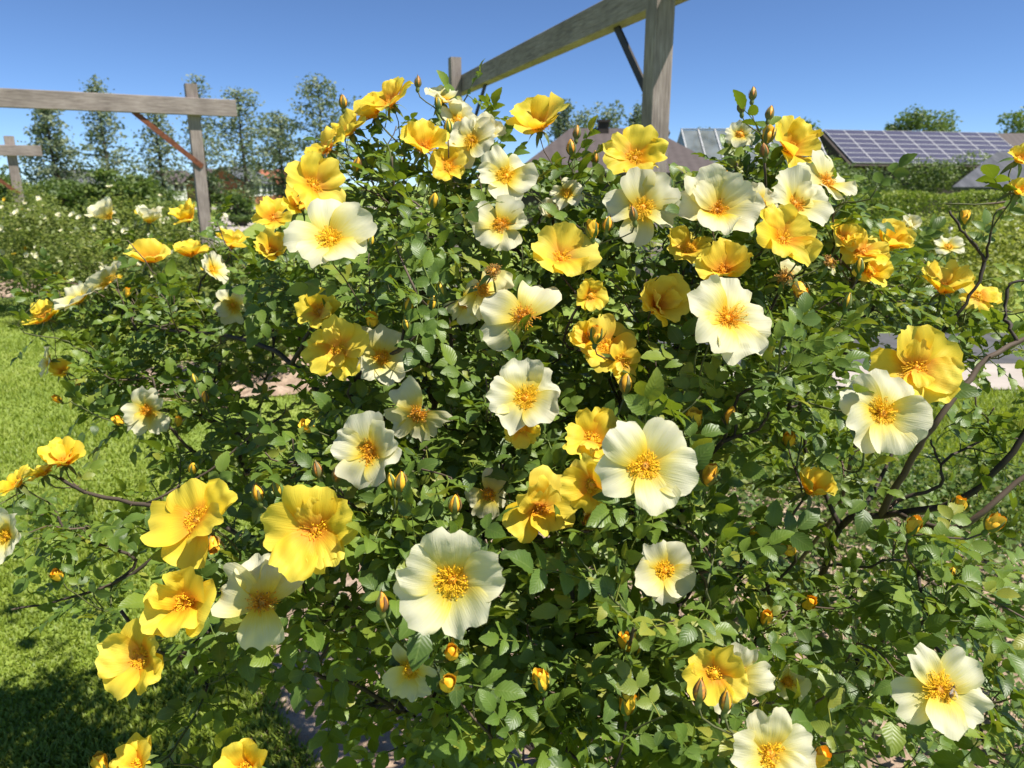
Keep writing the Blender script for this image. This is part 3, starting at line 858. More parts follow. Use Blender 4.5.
order = np.argsort([np.linalg.norm(t[0] - BASE) - (.05 if t[2] < 2 else 0) for t in targets])
axis_pt = BASE + np.array([0, 0, .5])
leaf_pos, leaf_dir, leaf_up, leaf_sc, leaf_tone = [], [], [], [], []
twig_end = []
for ti in order:
    t, n, kind, k = targets[ti]
    NP = np.array(nodes)
    dv = t - NP
    dist = np.linalg.norm(dv, axis=1)
    back = (dv @ n) / np.maximum(dist, 1e-6)                   # prefer twigs that come from behind the tip
    cost = dist * (1.25 - .35 * back) + .12 * np.linalg.norm(NP - BASE, axis=1) + np.where(dist < .05, .3, 0)
    j = int(np.argmin(cost))
    s = NP[j]
    L = dist[j]
    m = max(4, int(L / .022))
    pdir = nrm(s - NP[par[j]]) if par[j] >= 0 else np.array([0, 0, 1.])
    P = bezier(s, s + (pdir * .45 + nrm(t - s) * .55) * L * .33, t - n * min(.35 * L, .05), t, m + 1)[1:]
    if m > 4: P[:-1] += rng.normal(0, .0018, P[:-1].shape)
    end = grow(j, P)
    twig_end.append(end)
    # leaves on the last stretch of the twig
    full = np.concatenate([s[None], P])
    seg = np.linalg.norm(np.diff(full, axis=0), axis=1)
    arc = np.concatenate([[0], np.cumsum(seg)])
    tot = arc[-1]
    lo = 0.0 if kind == 2 else .04
    g = rng.uniform(0, 6.28)
    a = lo + rng.uniform(0, .012)
    while a < min(tot, .17):
        q = np.array([np.interp(tot - a, arc, full[:, i]) for i in range(3)])
        q2 = np.array([np.interp(tot - a - .004, arc, full[:, i]) for i in range(3)])
        td = nrm(q - q2 + 1e-9)
        g += 2.4 + rng.normal(0, .3)
        e1 = nrm(np.cross(td, [.3, .2, .9])); e2 = np.cross(td, e1)
        rad = math.cos(g) * e1 + math.sin(g) * e2
        d_ = nrm(td * rng.uniform(.3, .8) + rad * .9 + np.array([0, 0, rng.uniform(-.15, .35)]))
        outw = nrm(q - axis_pt)
        up = np.array([0, 0, .8]) + outw * .35 + SUN * .35 + rng.normal(0, .35, 3)
        leaf_pos.append(q); leaf_dir.append(d_); leaf_up.append(up)
        young = max(0, .05 - a) * 5
        leaf_sc.append(rng.uniform(.68, 1.05) * (1.04 if q[1] < 1.15 and q[2] < 1.3 else 1) * (.75 if a < .02 and kind == 2 else 1))
        leaf_tone.append(rng.normal(-.04, .17) - min(.22, a * 1.6) + young + (.45 if rng.uniform() < .035 else 0))  # darker down the twig: older leaves, plus inner shade put into their tone
        a += rng.uniform(.011, .023)

nodes_a = np.array(nodes); par_a = np.array(par)
# keep bare stems from crossing blooms, then thickness by how many twigs a node carries
nd = np.zeros(len(nodes_a))
for e in twig_end: nd[e] += 1
for i in range(len(nodes_a) - 1, 0, -1): nd[par_a[i]] += nd[i]
rad = np.clip(.00110 * np.maximum(nd, 1) ** .38, .0011, .0085)
for q, v in cane_r.items(): rad[q] = max(rad[q], v)
wood = MB()
kids = [[] for _ in nodes_a]
for i in range(1, len(nodes_a)): kids[par_a[i]].append(i)
done = 0
stack = [(0, c) for c in kids[0]]
while stack:
    s, c = stack.pop()
    chain = [s, c]
    while kids[chain[-1]]:
        ks = sorted(kids[chain[-1]], key=lambda z: -nd[z])
        for o_ in ks[1:]: stack.append((chain[-1], o_))
        chain.append(ks[0])
    P = nodes_a[chain]
    r_ = rad[chain].copy(); r_[0] = min(r_[0], r_[1] * 1.25)
    thin = r_ < .0018
    tone = np.where(thin, rng.choice([.95, .6, .9]), rng.uniform(.2, .65))
    add_tube(wood, P, r_, 7 if r_.max() > .004 else 4, tone, knob=.05)
for q in rng.choice(np.where(rad > .0024)[0], 700):
    if par_a[q] < 0: continue
    ax_ = nrm(nodes_a[q] - nodes_a[par_a[q]] + 1e-9); sd = nrm(np.cross(ax_, rng.normal(size=3)))
    b_ = nodes_a[q] + sd * rad[q] * .8
    add_tube(wood, [b_, b_ + sd * .003 - ax_ * .0005, b_ + sd * .0065 - ax_ * .002], [.0013, .0007, .0001], 4, .62)
wood.V = [v - BASE for v in wood.V]
wood.build('branches', M['bark'], bush)

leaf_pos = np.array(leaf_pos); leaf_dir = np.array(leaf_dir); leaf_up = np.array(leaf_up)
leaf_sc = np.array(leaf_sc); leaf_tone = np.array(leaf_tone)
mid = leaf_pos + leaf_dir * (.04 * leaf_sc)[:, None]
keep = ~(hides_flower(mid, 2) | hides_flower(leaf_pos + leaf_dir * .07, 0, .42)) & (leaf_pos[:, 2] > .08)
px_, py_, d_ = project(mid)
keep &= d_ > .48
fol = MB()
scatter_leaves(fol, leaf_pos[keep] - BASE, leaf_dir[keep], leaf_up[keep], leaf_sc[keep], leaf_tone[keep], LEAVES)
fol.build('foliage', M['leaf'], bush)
print('leaves', keep.sum(), 'nodes', len(nodes_a))

NAMES = {'B': 'spent rose with a brown tuft of dried stamens and hardly a petal left', 'C': 'wide open pale cream rose', 'D': 'cupped pale cream rose', 'Y': 'open deep yellow rose', 'K': 'cupped deep yellow rose', 'S': 'fading cream rose with few petals and brown stamens'}
bpy.context.view_layer.update()
def local(o, parent, M4):
    o.parent = parent
    o.matrix_parent_inverse = Matrix.Identity(4)
    o.matrix_basis = M4
def basis(pos, n, roll):
    return Matrix.Translation(Vector(pos)) @ Vector(n).to_track_quat('Z', 'Y').to_matrix().to_4x4() @ Matrix.Rotation(roll, 4, 'Z')
for k, (b, n, dia, kind) in enumerate(flower_info):
    pet, sta, cal = flower_meshes(kind, dia, 500 + k)
    fo = pet.build('flower', M['cream'] if kind in 'CDSB' else M['yellow'])
    fo['label'] = NAMES[kind]
    local(fo, bush, basis(b - BASE, n, rng.uniform(0, 6.28)))
    so = sta.build('stamens', M['stamen'], fo)
    co = cal.build('calyx', M['sepal'], fo)

def bud_meshes(op, tn, seed):
    r = np.random.default_rng(seed)
    pm, cm = MB(), MB()
    H = r.uniform(.019, .024); Wd = H * (.26 + .14 * op)
    nz, nt = 11, 14
    z = np.linspace(0, 1, nz)
    prof = np.sin(np.pi * np.clip(z * .93 + .06, 0, 1) ** (.8 - .0 * op)) ** .8
    th = np.arange(nt) / nt * 6.283
    rr = Wd * prof[:, None] * (1 + (.05 + .13 * op) * np.sin(3 * th[None] + z[:, None] * 4) * z[:, None])
    V = np.stack([rr * np.cos(th + z[:, None]), rr * np.sin(th + z[:, None]), np.broadcast_to(z[:, None] * H, rr.shape)], -1)
    pm.add(V.reshape(-1, 3), [grid_faces(nz, nt, True), np.array([np.arange(nt) + (nz - 1) * nt])], np.clip(tn + r.normal(0, .12, (nz, nt)) , 0, 1).ravel())
    if op > .55:      # a petal or two starting to unfold
        for q in range(3):
            V, f, t, cc = make_petal(r, H * 1.12, H * .42, 1.38, 1.72 - .25 * (op - .5), .07, .9, r.uniform(-.1, .25), .04, 9, 9)
            V[:, 0] += Wd * .62
            pm.add(rotz(V, q * 2.1 + r.uniform(0, .5)), f, np.clip(tn - .1 + r.normal(0, .08), 0, 1))
    prof = np.array([(.0008, -.0085), (.0026, -.007), (.0036, -.004), (.0030, -.001), (Wd * .6, .001)])
    th = np.arange(9) / 9 * 6.283
    V = np.stack([np.stack([p[0] * np.cos(th), p[0] * np.sin(th), np.full(9, p[1])], -1) for p in prof]).reshape(-1, 3)
    st = .15 if tn < .5 else .55
    cm.add(V, grid_faces(5, 9, True), st * .6)
    for q in range(5):
        n = 7
        u = np.linspace(0, 1, n)
        ln = H * r.uniform(.8, 1.15)
        zz = u * ln
        base_r = np.interp(np.clip(zz / H, 0, 1), z, prof_full(z, Wd, op))
        off = base_r + .0007 + ((.004 * op + (.007 if op > .55 else 0)) * u ** 1.5)
        hw = Wd * (.62 - .3 * op) * (1 - u) ** .8 * np.clip(u * 5 + .55, 0, 1) + .0002
        W_ = np.stack([np.stack([off * np.cos(v * hw / np.maximum(off, hw)), off * np.sin(v * hw / np.maximum(off, hw)), zz], -1) for v in (-1, 0, 1)], 1)
        cm.add(rotz(W_.reshape(-1, 3), q * 1.2566 + r.uniform(-.1, .1)), grid_faces(n, 3), np.clip(st + r.normal(0, .12) + u.repeat(3) * .2, 0, 1))
    return pm, cm
def prof_full(z, Wd, op):
    return Wd * np.sin(np.pi * np.clip(z * .93 + .06, 0, 1) ** .8) ** .8
for k, (b, n, tn, op) in enumerate(bud_info):
    pm, cm = bud_meshes(op, tn, 900 + k)
    bo = pm.build('bud', M['budpetal'])
    local(bo, bush, basis(b - BASE, n, rng.uniform(0, 6.28)))
    cm.build('calyx', M['sepal'], bo)

# ------------------------------------------------------------------ bee on the low right bloom
def lathe_x(mb, prof, c, sides=10, a=0.0):
    th = np.arange(sides) / sides * 6.283
    V = np.stack([np.stack([np.full(sides, x), r * np.cos(th), r * np.sin(th)], -1) for x, r in prof]).reshape(-1, 3) + c
    av = np.repeat(np.broadcast_to(np.asarray(a, float), (len(prof),)), sides)
    mb.add(V, grid_faces(len(prof), sides, True), av)
def bee():
    M['bee'] = attr_mat('bee_fur', [(0, (.03, .02, .012)), (.5, (.22, .12, .04)), (1, (.38, .24, .07))], rough=.7)
    m, nt, out = new_mat('bee_wing')
    t = nt.nodes.new('ShaderNodeBsdfTransparent'); p = N(nt, 'ShaderNodeBsdfPrincipled', Roughness=.2)
    p.inputs['Base Color'].default_value = (.5, .45, .38, 1)
    ms = nt.nodes.new('ShaderNodeMixShader'); ms.inputs[0].default_value = .45
    nt.links.new(t.outputs[0], ms.inputs[1]); nt.links.new(p.outputs[0], ms.inputs[2]); nt.links.new(ms.outputs[0], out.inputs[0])
    fi = [i for i, f in enumerate(FLOWERS) if f[:2] == (940, 690)][0]
    b, n, dia, kd = flower_info[fi]
    side = nrm(RIGHT - np.dot(RIGHT, n) * n)
    c = b + n * .0135 + side * .007
    root = empty('bee', c)
    tag(root, 'small brown honey bee clinging to the stamens of the low right cream rose', 'bee')
    ax = nrm(np.array(side) * .5 + np.cross(n, side) * .8)
    root.rotation_euler = Matrix((Vector(ax), Vector(np.cross(n, ax)), Vector(n))).transposed().to_euler()
    bm_ = MB()
    lathe_x(bm_, [(-.0075, .0002), (-.0065, .0012), (-.0045, .0021), (-.002, .0022), (-.0006, .0011), (.0003, .0018), (.0018, .0021), (.003, .0013), (.0034, .0009), (.004, .0013), (.0052, .0012), (.0058, .0004)], [0, 0, 0], 10, [0, .6, .1, .8, .3, .9, 1, .8, .2, .1, .1, .0])
    for sx in (-.001, .0012, .003):
        for sy in (-1, 1):
            add_tube(bm_, [[sx, sy * .0012, -.0008], [sx * 1.4, sy * .0034, -.0003], [sx * 1.8, sy * .0044, -.0032]], [.00028, .00022, .00014], 4, 0)
    for sy in (-1, 1):
        add_tube(bm_, [[.0056, sy * .0004, .0005], [.0072, sy * .0012, .0012]], [.00014, .0001], 4, 0)
    bm_.build('body', M['bee'], root)
    for sy in (-1, 1):
        w = MB()
        V, f = leaflet(.0075, .0014, 6, .02, .05, 0, 3)
        w.add(xform(V, np.array([.0012, sy * .0012, .0018]), np.array([-.85, sy * .5, .18]), np.array([0, 0, 1.])), f)
        w.build('wing', m, root)
bee()

# ------------------------------------------------------------------ weeds under and right of the bush
def weed_field():
    r = np.random.default_rng(31)
    mb = MB()
    pos = []
    for i in range(1200):
        x = r.uniform(.35, 3.0); y = r.uniform(1.6, 3.9)
        if r.uniform() < .25 and y < 2.4: continue
        h = r.uniform(.04, .3) * (1 if x > .8 else .5)
        k = r.integers(8, 20)
        p = np.c_[x + r.normal(0, .05, k), y + r.normal(0, .05, k), .03 + h * r.uniform(.1, 1, k)]
        pos.append(p)
        add_tube(mb, [[x, y, 0], [x + r.normal(0, .01), y, h * .5], [x + r.normal(0, .03), y + r.normal(0, .02), h]], [.002, .0016, .001], 3, .7)
    P = np.concatenate(pos)
    leaf_cloud(mb, P, .036, r, 1.0, .5, .25)
    # dry stalks and litter
    for i in range(350):
        x, y = r.uniform(.3, 3), r.uniform(1.7, 3.9)
        a = r.uniform(0, 6.28); l = r.uniform(.05, .2)
        add_tube(mb, [[x, y, .06], [x + l * math.cos(a), y + l * math.sin(a), .07 + r.uniform(0, .08)]], [.0014, .001], 3, 1.0)
    return tag(mb.build('weeds', M['weed']), 'low leafy weeds and dry stalks on the soil right of the rose', kind='stuff')
weed_field()

# ------------------------------------------------------------------ rose shrubs behind
def small_flower_mesh(mat, seed, dia=.06):
    r = np.random.default_rng(seed)
    mb = MB()
    for k in range(5):
        V, f, t, cc = make_petal(r, dia / 2, dia * .3, .7, .3, .12, .15, 0, .05, 5, 5)
        mb.add(rotz(V, k * 1.2566), f, .1, t)
    o = mb.build('flower', mat)
    me = o.data
    bpy.data.objects.remove(o)
    return me
SF = [small_flower_mesh(M['white'], 3), small_flower_mesh(M['white'], 4), small_flower_mesh(M['yellow'], 5)]

def shrub(name, label, cat, c, rx, ry, h, nleaf, leafsize, mat, seed, nfl=0, group=None, yellow=.1, lumps=9, flsize=1.0, stems=8, tone=.5):
    """a leafy shrub: stems, lumpy foliage with gaps, and blooms as parts"""
    r = np.random.default_rng(seed)
    root = empty(name, (c[0], c[1], 0))
    tag(root, label, cat, group)
    cs, rs = [], []
    for k in range(lumps):
        a = r.uniform(0, 6.28); q = math.sqrt(r.uniform(0, 1)) * .75
        z = h * r.uniform(.13, .85)
        cs.append([rx * q * math.cos(a), ry * q * math.sin(a), z]); rs.append([rx * r.uniform(.28, .55), ry * r.uniform(.28, .55), h * r.uniform(.14, .3)])
    cs, rs = np.array(cs), np.array(rs)
    w = rs.prod(1) ** .66
    i = r.choice(len(cs), nleaf, p=w / w.sum())
    q = nrows(r.normal(size=(nleaf, 3))); rad_ = r.uniform(.2, 1, nleaf) ** .4 * (1 + .12 * r.normal(size=nleaf))
    P = cs[i] + rs[i] * q * rad_[:, None]
    P[:, 2] = np.clip(P[:, 2], .03, None)
    mb = MB()
    leaf_cloud(mb, P, leafsize, r, .6, tone, .2, q)
    mb.build('foliage', mat, root)
    st = MB()
    for k in range(stems):
        e = cs[r.integers(len(cs))]
        s = np.array([r.normal(0, rx * .1), r.normal(0, ry * .1), 0])
        add_tube(st, bezier(s, s + [0, 0, h * .3], e - [0, 0, h * .1], e, 8), np.linspace(.012, .004, 8), 5, .4)
    st.build('stems', M['bark'], root)
    for k in range(nfl):
        j = r.choice(len(cs), p=w / w.sum())
        q1 = nrm(r.normal(size=3) + [0.3, -.9, .6])
        p = cs[j] + rs[j] * q1 * 1.04
        o = bpy.data.objects.new('flower', SF[2] if r.uniform() < yellow else SF[k % 2])
        COL.objects.link(o)
        s = flsize * r.uniform(.7, 1.25)
        local(o, root, basis(p, nrm(q1 + [0, -.2, .4]), r.uniform(0, 6)) @ Matrix.Scale(s, 4))
    return root

G1 = 'rose shrubs standing behind on the left'
shrub('rose_shrub', 'tall white flowered rose shrub at the far left edge, its base in lawn shade', 'rose shrub', (-6.35, 9.9), 1.15, .95, 1.5, 7000, .055, M['leaf_bg'], 41, 60, G1, .06, flsize=1.3)
shrub('rose_shrub', 'broad white flowered rose shrub right behind the yellow roses on the left', 'rose shrub', (-4.9, 9.8), 1.1, 1.0, 1.5, 7500, .055, M['leaf_bg'], 42, 70, G1, .12, flsize=1.3)
shrub('rose_shrub', 'taller rose shrub with pale blooms in front of the left pergola post', 'rose shrub', (-5.3, 12.2), 1.3, 1.1, 1.75, 7500, .06, M['leaf_bg'], 43, 60, G1, .1, flsize=1.4)
shrub('rose_shrub', 'distant rose shrub beside the farthest pergola post, with white and orange dots', 'rose shrub', (-8.9, 13.4), 1.3, 1.0, 1.5, 6000, .06, M['leaf_bg'], 44, 40, G1, .3, flsize=1.4)
shrub('rose_shrub', 'small rose shrub on its own soil patch on the lawn, under the left branches', 'rose shrub', (-2.2, 6.3), .75, .6, .8, 6000, .045, M['leaf_bg'], 45, 8, G1, .3, tone=.6)
shrub('rose_shrub', 'leafy green rose shrub right of the left pergola post', 'rose shrub', (-3.1, 8.6), .9, .8, 1.15, 6000, .05, M['leaf_bg'], 46, 12, G1, .3, tone=.55)
# green growth on the right, from near to far
shrub('rose_shrub', 'low spreading white flowered rose shrub between the left edge and the yellow roses', 'rose shrub', (-4.9, 8.9), .9, .7, 1.05, 5500, .05, M['leaf_bg'], 47, 30, G1, .1, flsize=1.2)
G2 = 'garden shrubs on the right beyond the road'
shrub('leafy_shrub', 'yellow green leafy shrub near the right edge behind the bare rose twigs', 'shrub', (5.0, 8.9), 1.3, .8, 1.15, 6500, .06, M['leaf_gold'], 51, 0, G2, tone=.75)
shrub('leafy_shrub', 'low green shrub between the yellow blooms and the grey posts', 'shrub', (4.2, 10.6), 1.2, .8, 1.05, 5500, .06, M['leaf_gold'], 52, 0, G2, tone=.65)
shrub('leafy_shrub', 'loose green shrub just below the bright clipped hedge', 'shrub', (6.8, 13.0), 1.8, 1.0, 1.15, 6500, .07, M['leaf_gold'], 53, 0, G2, tone=.7)
shrub('leafy_shrub', 'pale green shrub row end at the right edge below the dark barn roof', 'shrub', (10.3, 15.0), 1.8, 1.0, 1.3, 5500, .08, M['leaf_gold'], 54, 0, G2, tone=.8)
shrub('leafy_shrub', 'bushy yellow green shrub at the far side of the asphalt road by the right edge', 'shrub', (6.5, 10.3), 1.2, .8, 1.2, 6000, .06, M['leaf_gold'], 62, 0, G2, tone=.65)
shrub('leafy_shrub', 'dense green shrub just over the asphalt road behind the yellow blooms', 'shrub', (5.3, 10.0), 1.0, .7, 1.0, 5500, .06, M['leaf_gold'], 63, 0, G2, tone=.5)
shrub('leafy_shrub', 'dark bushy shrub in front of the solar barn, left of its middle', 'shrub', (14.0, 31.0), 2.2, 1.4, 2.95, 5000, .13, M['oakleaf'], 55, 0, G2, tone=.15)
shrub('leafy_shrub', 'olive green shrub under the left corner of the solar roof', 'shrub', (11.6, 29.0), 2.2, 1.4, 2.7, 5000, .13, M['oakleaf'], 56, 0, G2, tone=.45)
shrub('leafy_shrub', 'brownish green shrub under the right half of the solar roof', 'shrub', (17.4, 31.5), 2.8, 1.4, 2.8, 5500, .13, M['oakleaf'], 57, 0, G2, tone=.55)
shrub('leafy_shrub', 'dark green shrub by the corner of the grey roofed shed', 'shrub', (19.4, 29.5), 1.6, 1.2, 1.9, 4000, .12, M['oakleaf'], 58, 0, G2, tone=.2)
shrub('leafy_shrub', 'dark shrub growing below the glasshouse, seen over the cream roses', 'shrub', (7.0, 24.0), 2.6, 1.2, 1.8, 5000, .1, M['oakleaf'], 59, 0, G2, tone=.25)
shrub('leafy_shrub', 'bright leafy shrub behind the top buds, in front of the brown barn', 'shrub', (2.6, 22.0), 2.6, 1.0, 1.6, 5000, .09, M['oakleaf'], 60, 0, G2, tone=.5)
shrub('leafy_shrub', 'tall arching olive shrub beside the left end of the solar panels', 'shrub', (13.2, 34.5), 1.4, 1.2, 3.2, 2600, .12, M['oakleaf'], 61, 0, G2, tone=.6)

def hedge(label, c, length, depth, h, ang, seed, mat, n=9000, tone=.55):
    r = np.random.default_rng(seed)
    root = empty('hedge', (c[0], c[1], 0), ang)
    tag(root, label, 'hedge', 'clipped hedges beyond the garden')
    q = r.uniform(-1, 1, (n, 3))
    f = r.integers(0, 4, n)
    q[f == 0, 1] = -1 + abs(r.normal(0, .08, (f == 0).sum())); q[f == 1, 2] = 1 - abs(r.normal(0, .06, (f == 1).sum()))
    q[f == 2, 1] = 1 - abs(r.normal(0, .08, (f == 2).sum()))
    P = q * [length / 2, depth / 2, h / 2] + [0, 0, h / 2]
    P[:, 2] += .08 * np.sin(P[:, 0] * 2.3 + seed) * (P[:, 2] / h)
    mb = MB(); leaf_cloud(mb, P, .1, r, .5, tone, .2)
    mb.build('foliage', mat, root)
    st = MB()
    for k in range(int(length * 2)):
        x = -length / 2 + .25 + k * .5
        add_tube(st, [[x, 0, 0], [x + .05, .03, h * .5], [x, 0, h * .85]], [.03, .02, .01], 5)
    st.build('stems', M['treebark'], root)
hedge('long bright green clipped hedge below the solar roof', (13.0, 25.0), 9.0, 1.2, 1.35, .1, 71, M['hedge'], 12000, .55)
hedge('short bright hedge at the right edge below the grey shed roof', (18.2, 23.8), 5.0, 1.2, 1.2, .05, 72, M['hedge'], 8000, .6)
hedge('low hedge across the far left lawn below the brick houses', (-24, 47), 30, 1.2, 1.3, .05, 73, M['hedge'], 11000, .2)

for k, (px, d) in enumerate(((946, 11.6), (978, 11.8), (1012, 12.2))):
    p = at(px, 260, d)
    mb = MB()
    add_tube(mb, [[0, 0, 0], [0, 0, 1.0]], .025, 8)
    add_tube(mb, [[0, 0, 1.0], [0, 0, 1.012], [0, 0, 1.02]], [.03, .03, .012], 8)
    o = mb.build('garden_post', M['galv'])
    o.location = (p[0], p[1], 0)
    tag(o, ['grey metal garden post left of the bare twigs on the right', 'grey metal garden post between the two others by the right shrubs', 'grey metal garden post nearest the right edge of the view'][k], 'post', 'grey posts among the right shrubs')

# ------------------------------------------------------------------ pergolas
def post(mb_name, p, w, h, ax, root):
    mb = MB()
    add_box(mb, np.array([0, 0, h / 2]), (w, w, h), [ax, np.cross([0, 0, 1], ax), [0, 0, 1]], bev=.006)
    mb.V = [np.c_[v[:, 2], v[:, 0], v[:, 1]] for v in mb.V]          # grain runs along local X
    o = mb.build('post', M['wood'], root, smooth=False)
    o.matrix_basis = Matrix.Translation(Vector(p)) @ Matrix(((0, 1, 0, 0), (0, 0, 1, 0), (1, 0, 0, 0), (0, 0, 0, 1)))
    return o

def pergola(label, a, b, ext_a, ext_b, beam_top, bw, bh, pw, post_top, brace_mat, braces, side):
    """two posts at a and b, a beam bolted to their side, flat steel braces"""
    a = np.array([*a, 0.]); b = np.array([*b, 0.])
    ax = nrm(b - a); nr = np.cross([0, 0, 1], ax) * side
    root = empty('pergola', a)
    tag(root, label, 'pergola', 'timber pergola frames in the rose garden')
    for p in (a, b):
        post('post', p - a, pw, post_top, ax, root)
    mb = MB()
    L = np.linalg.norm(b - a) + ext_a + ext_b
    c = (a - ax * ext_a + b + ax * ext_b) / 2 - a + nr * (pw / 2 + bw / 2 + .003) + [0, 0, beam_top - bh / 2]
    add_box(mb, [0, 0, 0], (bw, bh, L), [[0, 1, 0], [0, 0, 1], [1, 0, 0]], bev=.006)
    o = mb.build('beam', M['wood'], root, smooth=False)
    o.matrix_basis = Matrix.Translation(Vector(c)) @ Matrix((Vector(ax), Vector(np.cross([0, 0, 1], ax)), Vector((0, 0, 1)))).transposed().to_4x4()
    for (at_b, sgn, reach) in braces:
        p = (b if at_b else a) - a
        q0 = p + ax * sgn * pw / 2 + [0, 0, beam_top - bh - reach]
        q1 = p + ax * sgn * (pw / 2 + reach) + [0, 0, beam_top - bh]
        q0 = q0 + nr * (pw * .5 + .012) - ax * sgn * pw * .6; q1 = q1 + nr * (pw * .5 + bw * .5)
        d = nrm(q1 - q0); s = nrm(np.cross(d, nr)); 
        mb = MB()
        add_box(mb, (q0 + q1) / 2, (.066, .016, np.linalg.norm(q1 - q0) + .05), [s, np.cross(d, s), d])
        mb.build('brace', brace_mat, root, smooth=False)
    return root

pa = at(652, 186, 5.0); pb = at(457, 186, 9.75)
pergola('grey timber pergola right behind the top of the rose bush, beam rising right', (pa[0], pa[1]), (pb[0], pb[1]), 2.2, .35, 2.96, .13, .21, .138, 3.16, M['steel'], [(False, 1, .82), (True, -1, .82)], -1)
pl = at(201, 186, 9.9); pr = at(-130, 186, 8.3)
pergola('weathered timber pergola at upper left with a rusty brace', (pl[0], pl[1]), (pr[0], pr[1]), .52, .5, 2.69, .08, .21, .145, 2.87, M['rust'], [(False, 1, .62), (True, -1, .62)], 1)
pl = at(17, 186, 14.6); pr = at(-160, 186, 13.4)
pergola('smaller distant timber pergola at the far left edge behind the rose shrubs', (pl[0], pl[1]), (pr[0], pr[1]), .52, .5, 2.36, .08, .2, .16, 2.53, M['rust'], [(False, 1, .7), (True, -1, .7)], 1)

# ------------------------------------------------------------------ trees
def feather_tree(px, ytop, d, seed, width, label, dens=1.0, shape=0):
    r = np.random.default_rng(seed)
    width *= 1.55
    p = at(px, 186, d); h = 1.6 + (186 - ytop) / F_PX * d
    root = empty('tree', (p[0], p[1], 0))
    tag(root, label, 'tree', 'slender feathery trees in a row at the back left')
    tk = MB()
    add_tube(tk, [[0, 0, 0], [.05, 0, h * .3], [-.04, .03, h * .65], [0, 0, h * .97]], [.13, .1, .06, .015], 7)
    P = []
    nb = 58
    for k in range(nb):
        z = h * (.16 + .82 * (k / nb))
        f = k / nb
        prof = (1 - f) ** .75 * (.55 + .45 * min(1, f * 5)) if shape == 0 else math.sin(math.pi * min(1, .12 + f * .86)) ** .7
        L = width * prof * r.uniform(.45, 1.1) + .12
        a = k * 2.4 + r.normal(0, .4)
        e = np.array([math.cos(a) * L, math.sin(a) * L, z + L * r.uniform(.05, .4)])
        s = np.array([0, 0, z - .05])
        c = bezier(s, s * .6 + e * .4 + [0, 0, .08], s * .3 + e * .7, e, 6)
        add_tube(tk, c, np.linspace(.028, .006, 6), 4)
        m = int(56 * dens * (L / width + .3))
        t = r.uniform(.25, 1.05, m)
        q = s + (e - s) * t[:, None] + r.normal(0, 1, (m, 3)) * np.array([.13, .13, .08]) * (1 + .3 * width)
        P.append(q)
    P = np.concatenate(P)
    mb = MB(); leaf_cloud(mb, P, .19, r, .4, .5, .25)
    tk.build('trunk', M['treebark'], root)
    mb.build('crown', M['treeleaf'], root)

feather_tree(57, 105, 38, 81, 1.25, 'dense conical tree between the two left pergola posts', 1.5)
feather_tree(110, 84, 40, 82, 1.4, 'tall feathery tree whose top rises above the left pergola beam', 1.1)
feather_tree(163, 108, 40, 83, 1.1, 'thin feathery tree behind the rusty brace', .8)
feather_tree(207, 80, 42, 84, 1.2, 'thin feathery tree right behind the left pergola post', .7)
feather_tree(246, 94, 40, 85, 1.25, 'straight airy tree just right of the end of the left pergola beam', .9, 1)
feather_tree(283, 116, 44, 86, 1.0, 'short round topped feathery tree in the middle of the row', 1.0, 1)
feather_tree(325, 83, 42, 87, 1.35, 'tall fan shaped tree at the right end of the row above yellow roses', 1.1, 1)

def crown_tree(px, ytop, d, w, seed, label, n=3500, tone=.5, group='round trees behind the barns', leaf=.3, base=.3, mat='oakleaf'):
    r = np.random.default_rng(seed)
    p = at(px, 186, d); h = 1.6 + (186 - ytop) / F_PX * d
    root = empty('tree', (p[0], p[1], 0))
    tag(root, label, 'tree', group)
    tk = MB()
    add_tube(tk, [[0, 0, 0], [.1, 0, h * .3], [0, .1, h * .7]], [.28, .2, .08], 7)
    cs, rs = [], []
    for k in range(13):
        a = r.uniform(0, 6.28); q = math.sqrt(r.uniform(0, 1)) * .7
        z = h * r.uniform(base + .12, .86)
        c = np.array([w * q * math.cos(a), w * q * math.sin(a), z]) * [1, 1, 1]
        cs.append(c); rs.append(np.array([w * .38, w * .38, h * .13]) * r.uniform(.6, 1.2))
        add_tube(tk, bezier(np.array([0, 0, h * .3]), np.array([0, 0, h * .45]), c - [0, 0, .3], c, 6), np.linspace(.09, .02, 6), 5)
    cs, rs = np.array(cs), np.array(rs)
    i = r.integers(0, 13, n)
    q = nrows(r.normal(size=(n, 3))) * (r.uniform(.2, 1, n) ** .4 * (1 + .15 * r.normal(size=n)))[:, None]
    mb = MB(); leaf_cloud(mb, cs[i] + rs[i] * q, leaf, r, .5, tone, .22)
    tk.build('trunk', M['treebark'], root)
    mb.build('crown', M[mat], root)
crown_tree(566, 98, 52, 1.3, 91, 'slim tree rising behind the left end of the brown barn roof', 1600, .3, mat='treeleaf', leaf=.25)
crown_tree(598, 103, 55, 2.0, 92, 'bushy tree directly behind the barn chimney', 2200, .35, mat='treeleaf', leaf=.25)
crown_tree(637, 106, 55, 1.6, 93, 'tree peeping out left of the right pergola post', 1800, .35, mat='treeleaf', leaf=.25)
crown_tree(487, 118, 50, 1.6, 94, 'dark tree behind the cream blooms under the pergola beam', 1800, .3, mat='treeleaf', leaf=.25)
crown_tree(812, 114, 62, 2.2, 95, 'small round tree left of the solar roof', 2400, .4)
crown_tree(892, 113, 72, 2.0, 96, 'narrower darker tree behind the middle of the solar roof', 2200, .3)
crown_tree(926, 108, 70, 3.2, 97, 'wide bright tree behind the middle of the solar roof', 3600, .6)
crown_tree(1012, 108, 64, 3.4, 98, 'broad bright tree behind the roof at the right edge', 3600, .65)
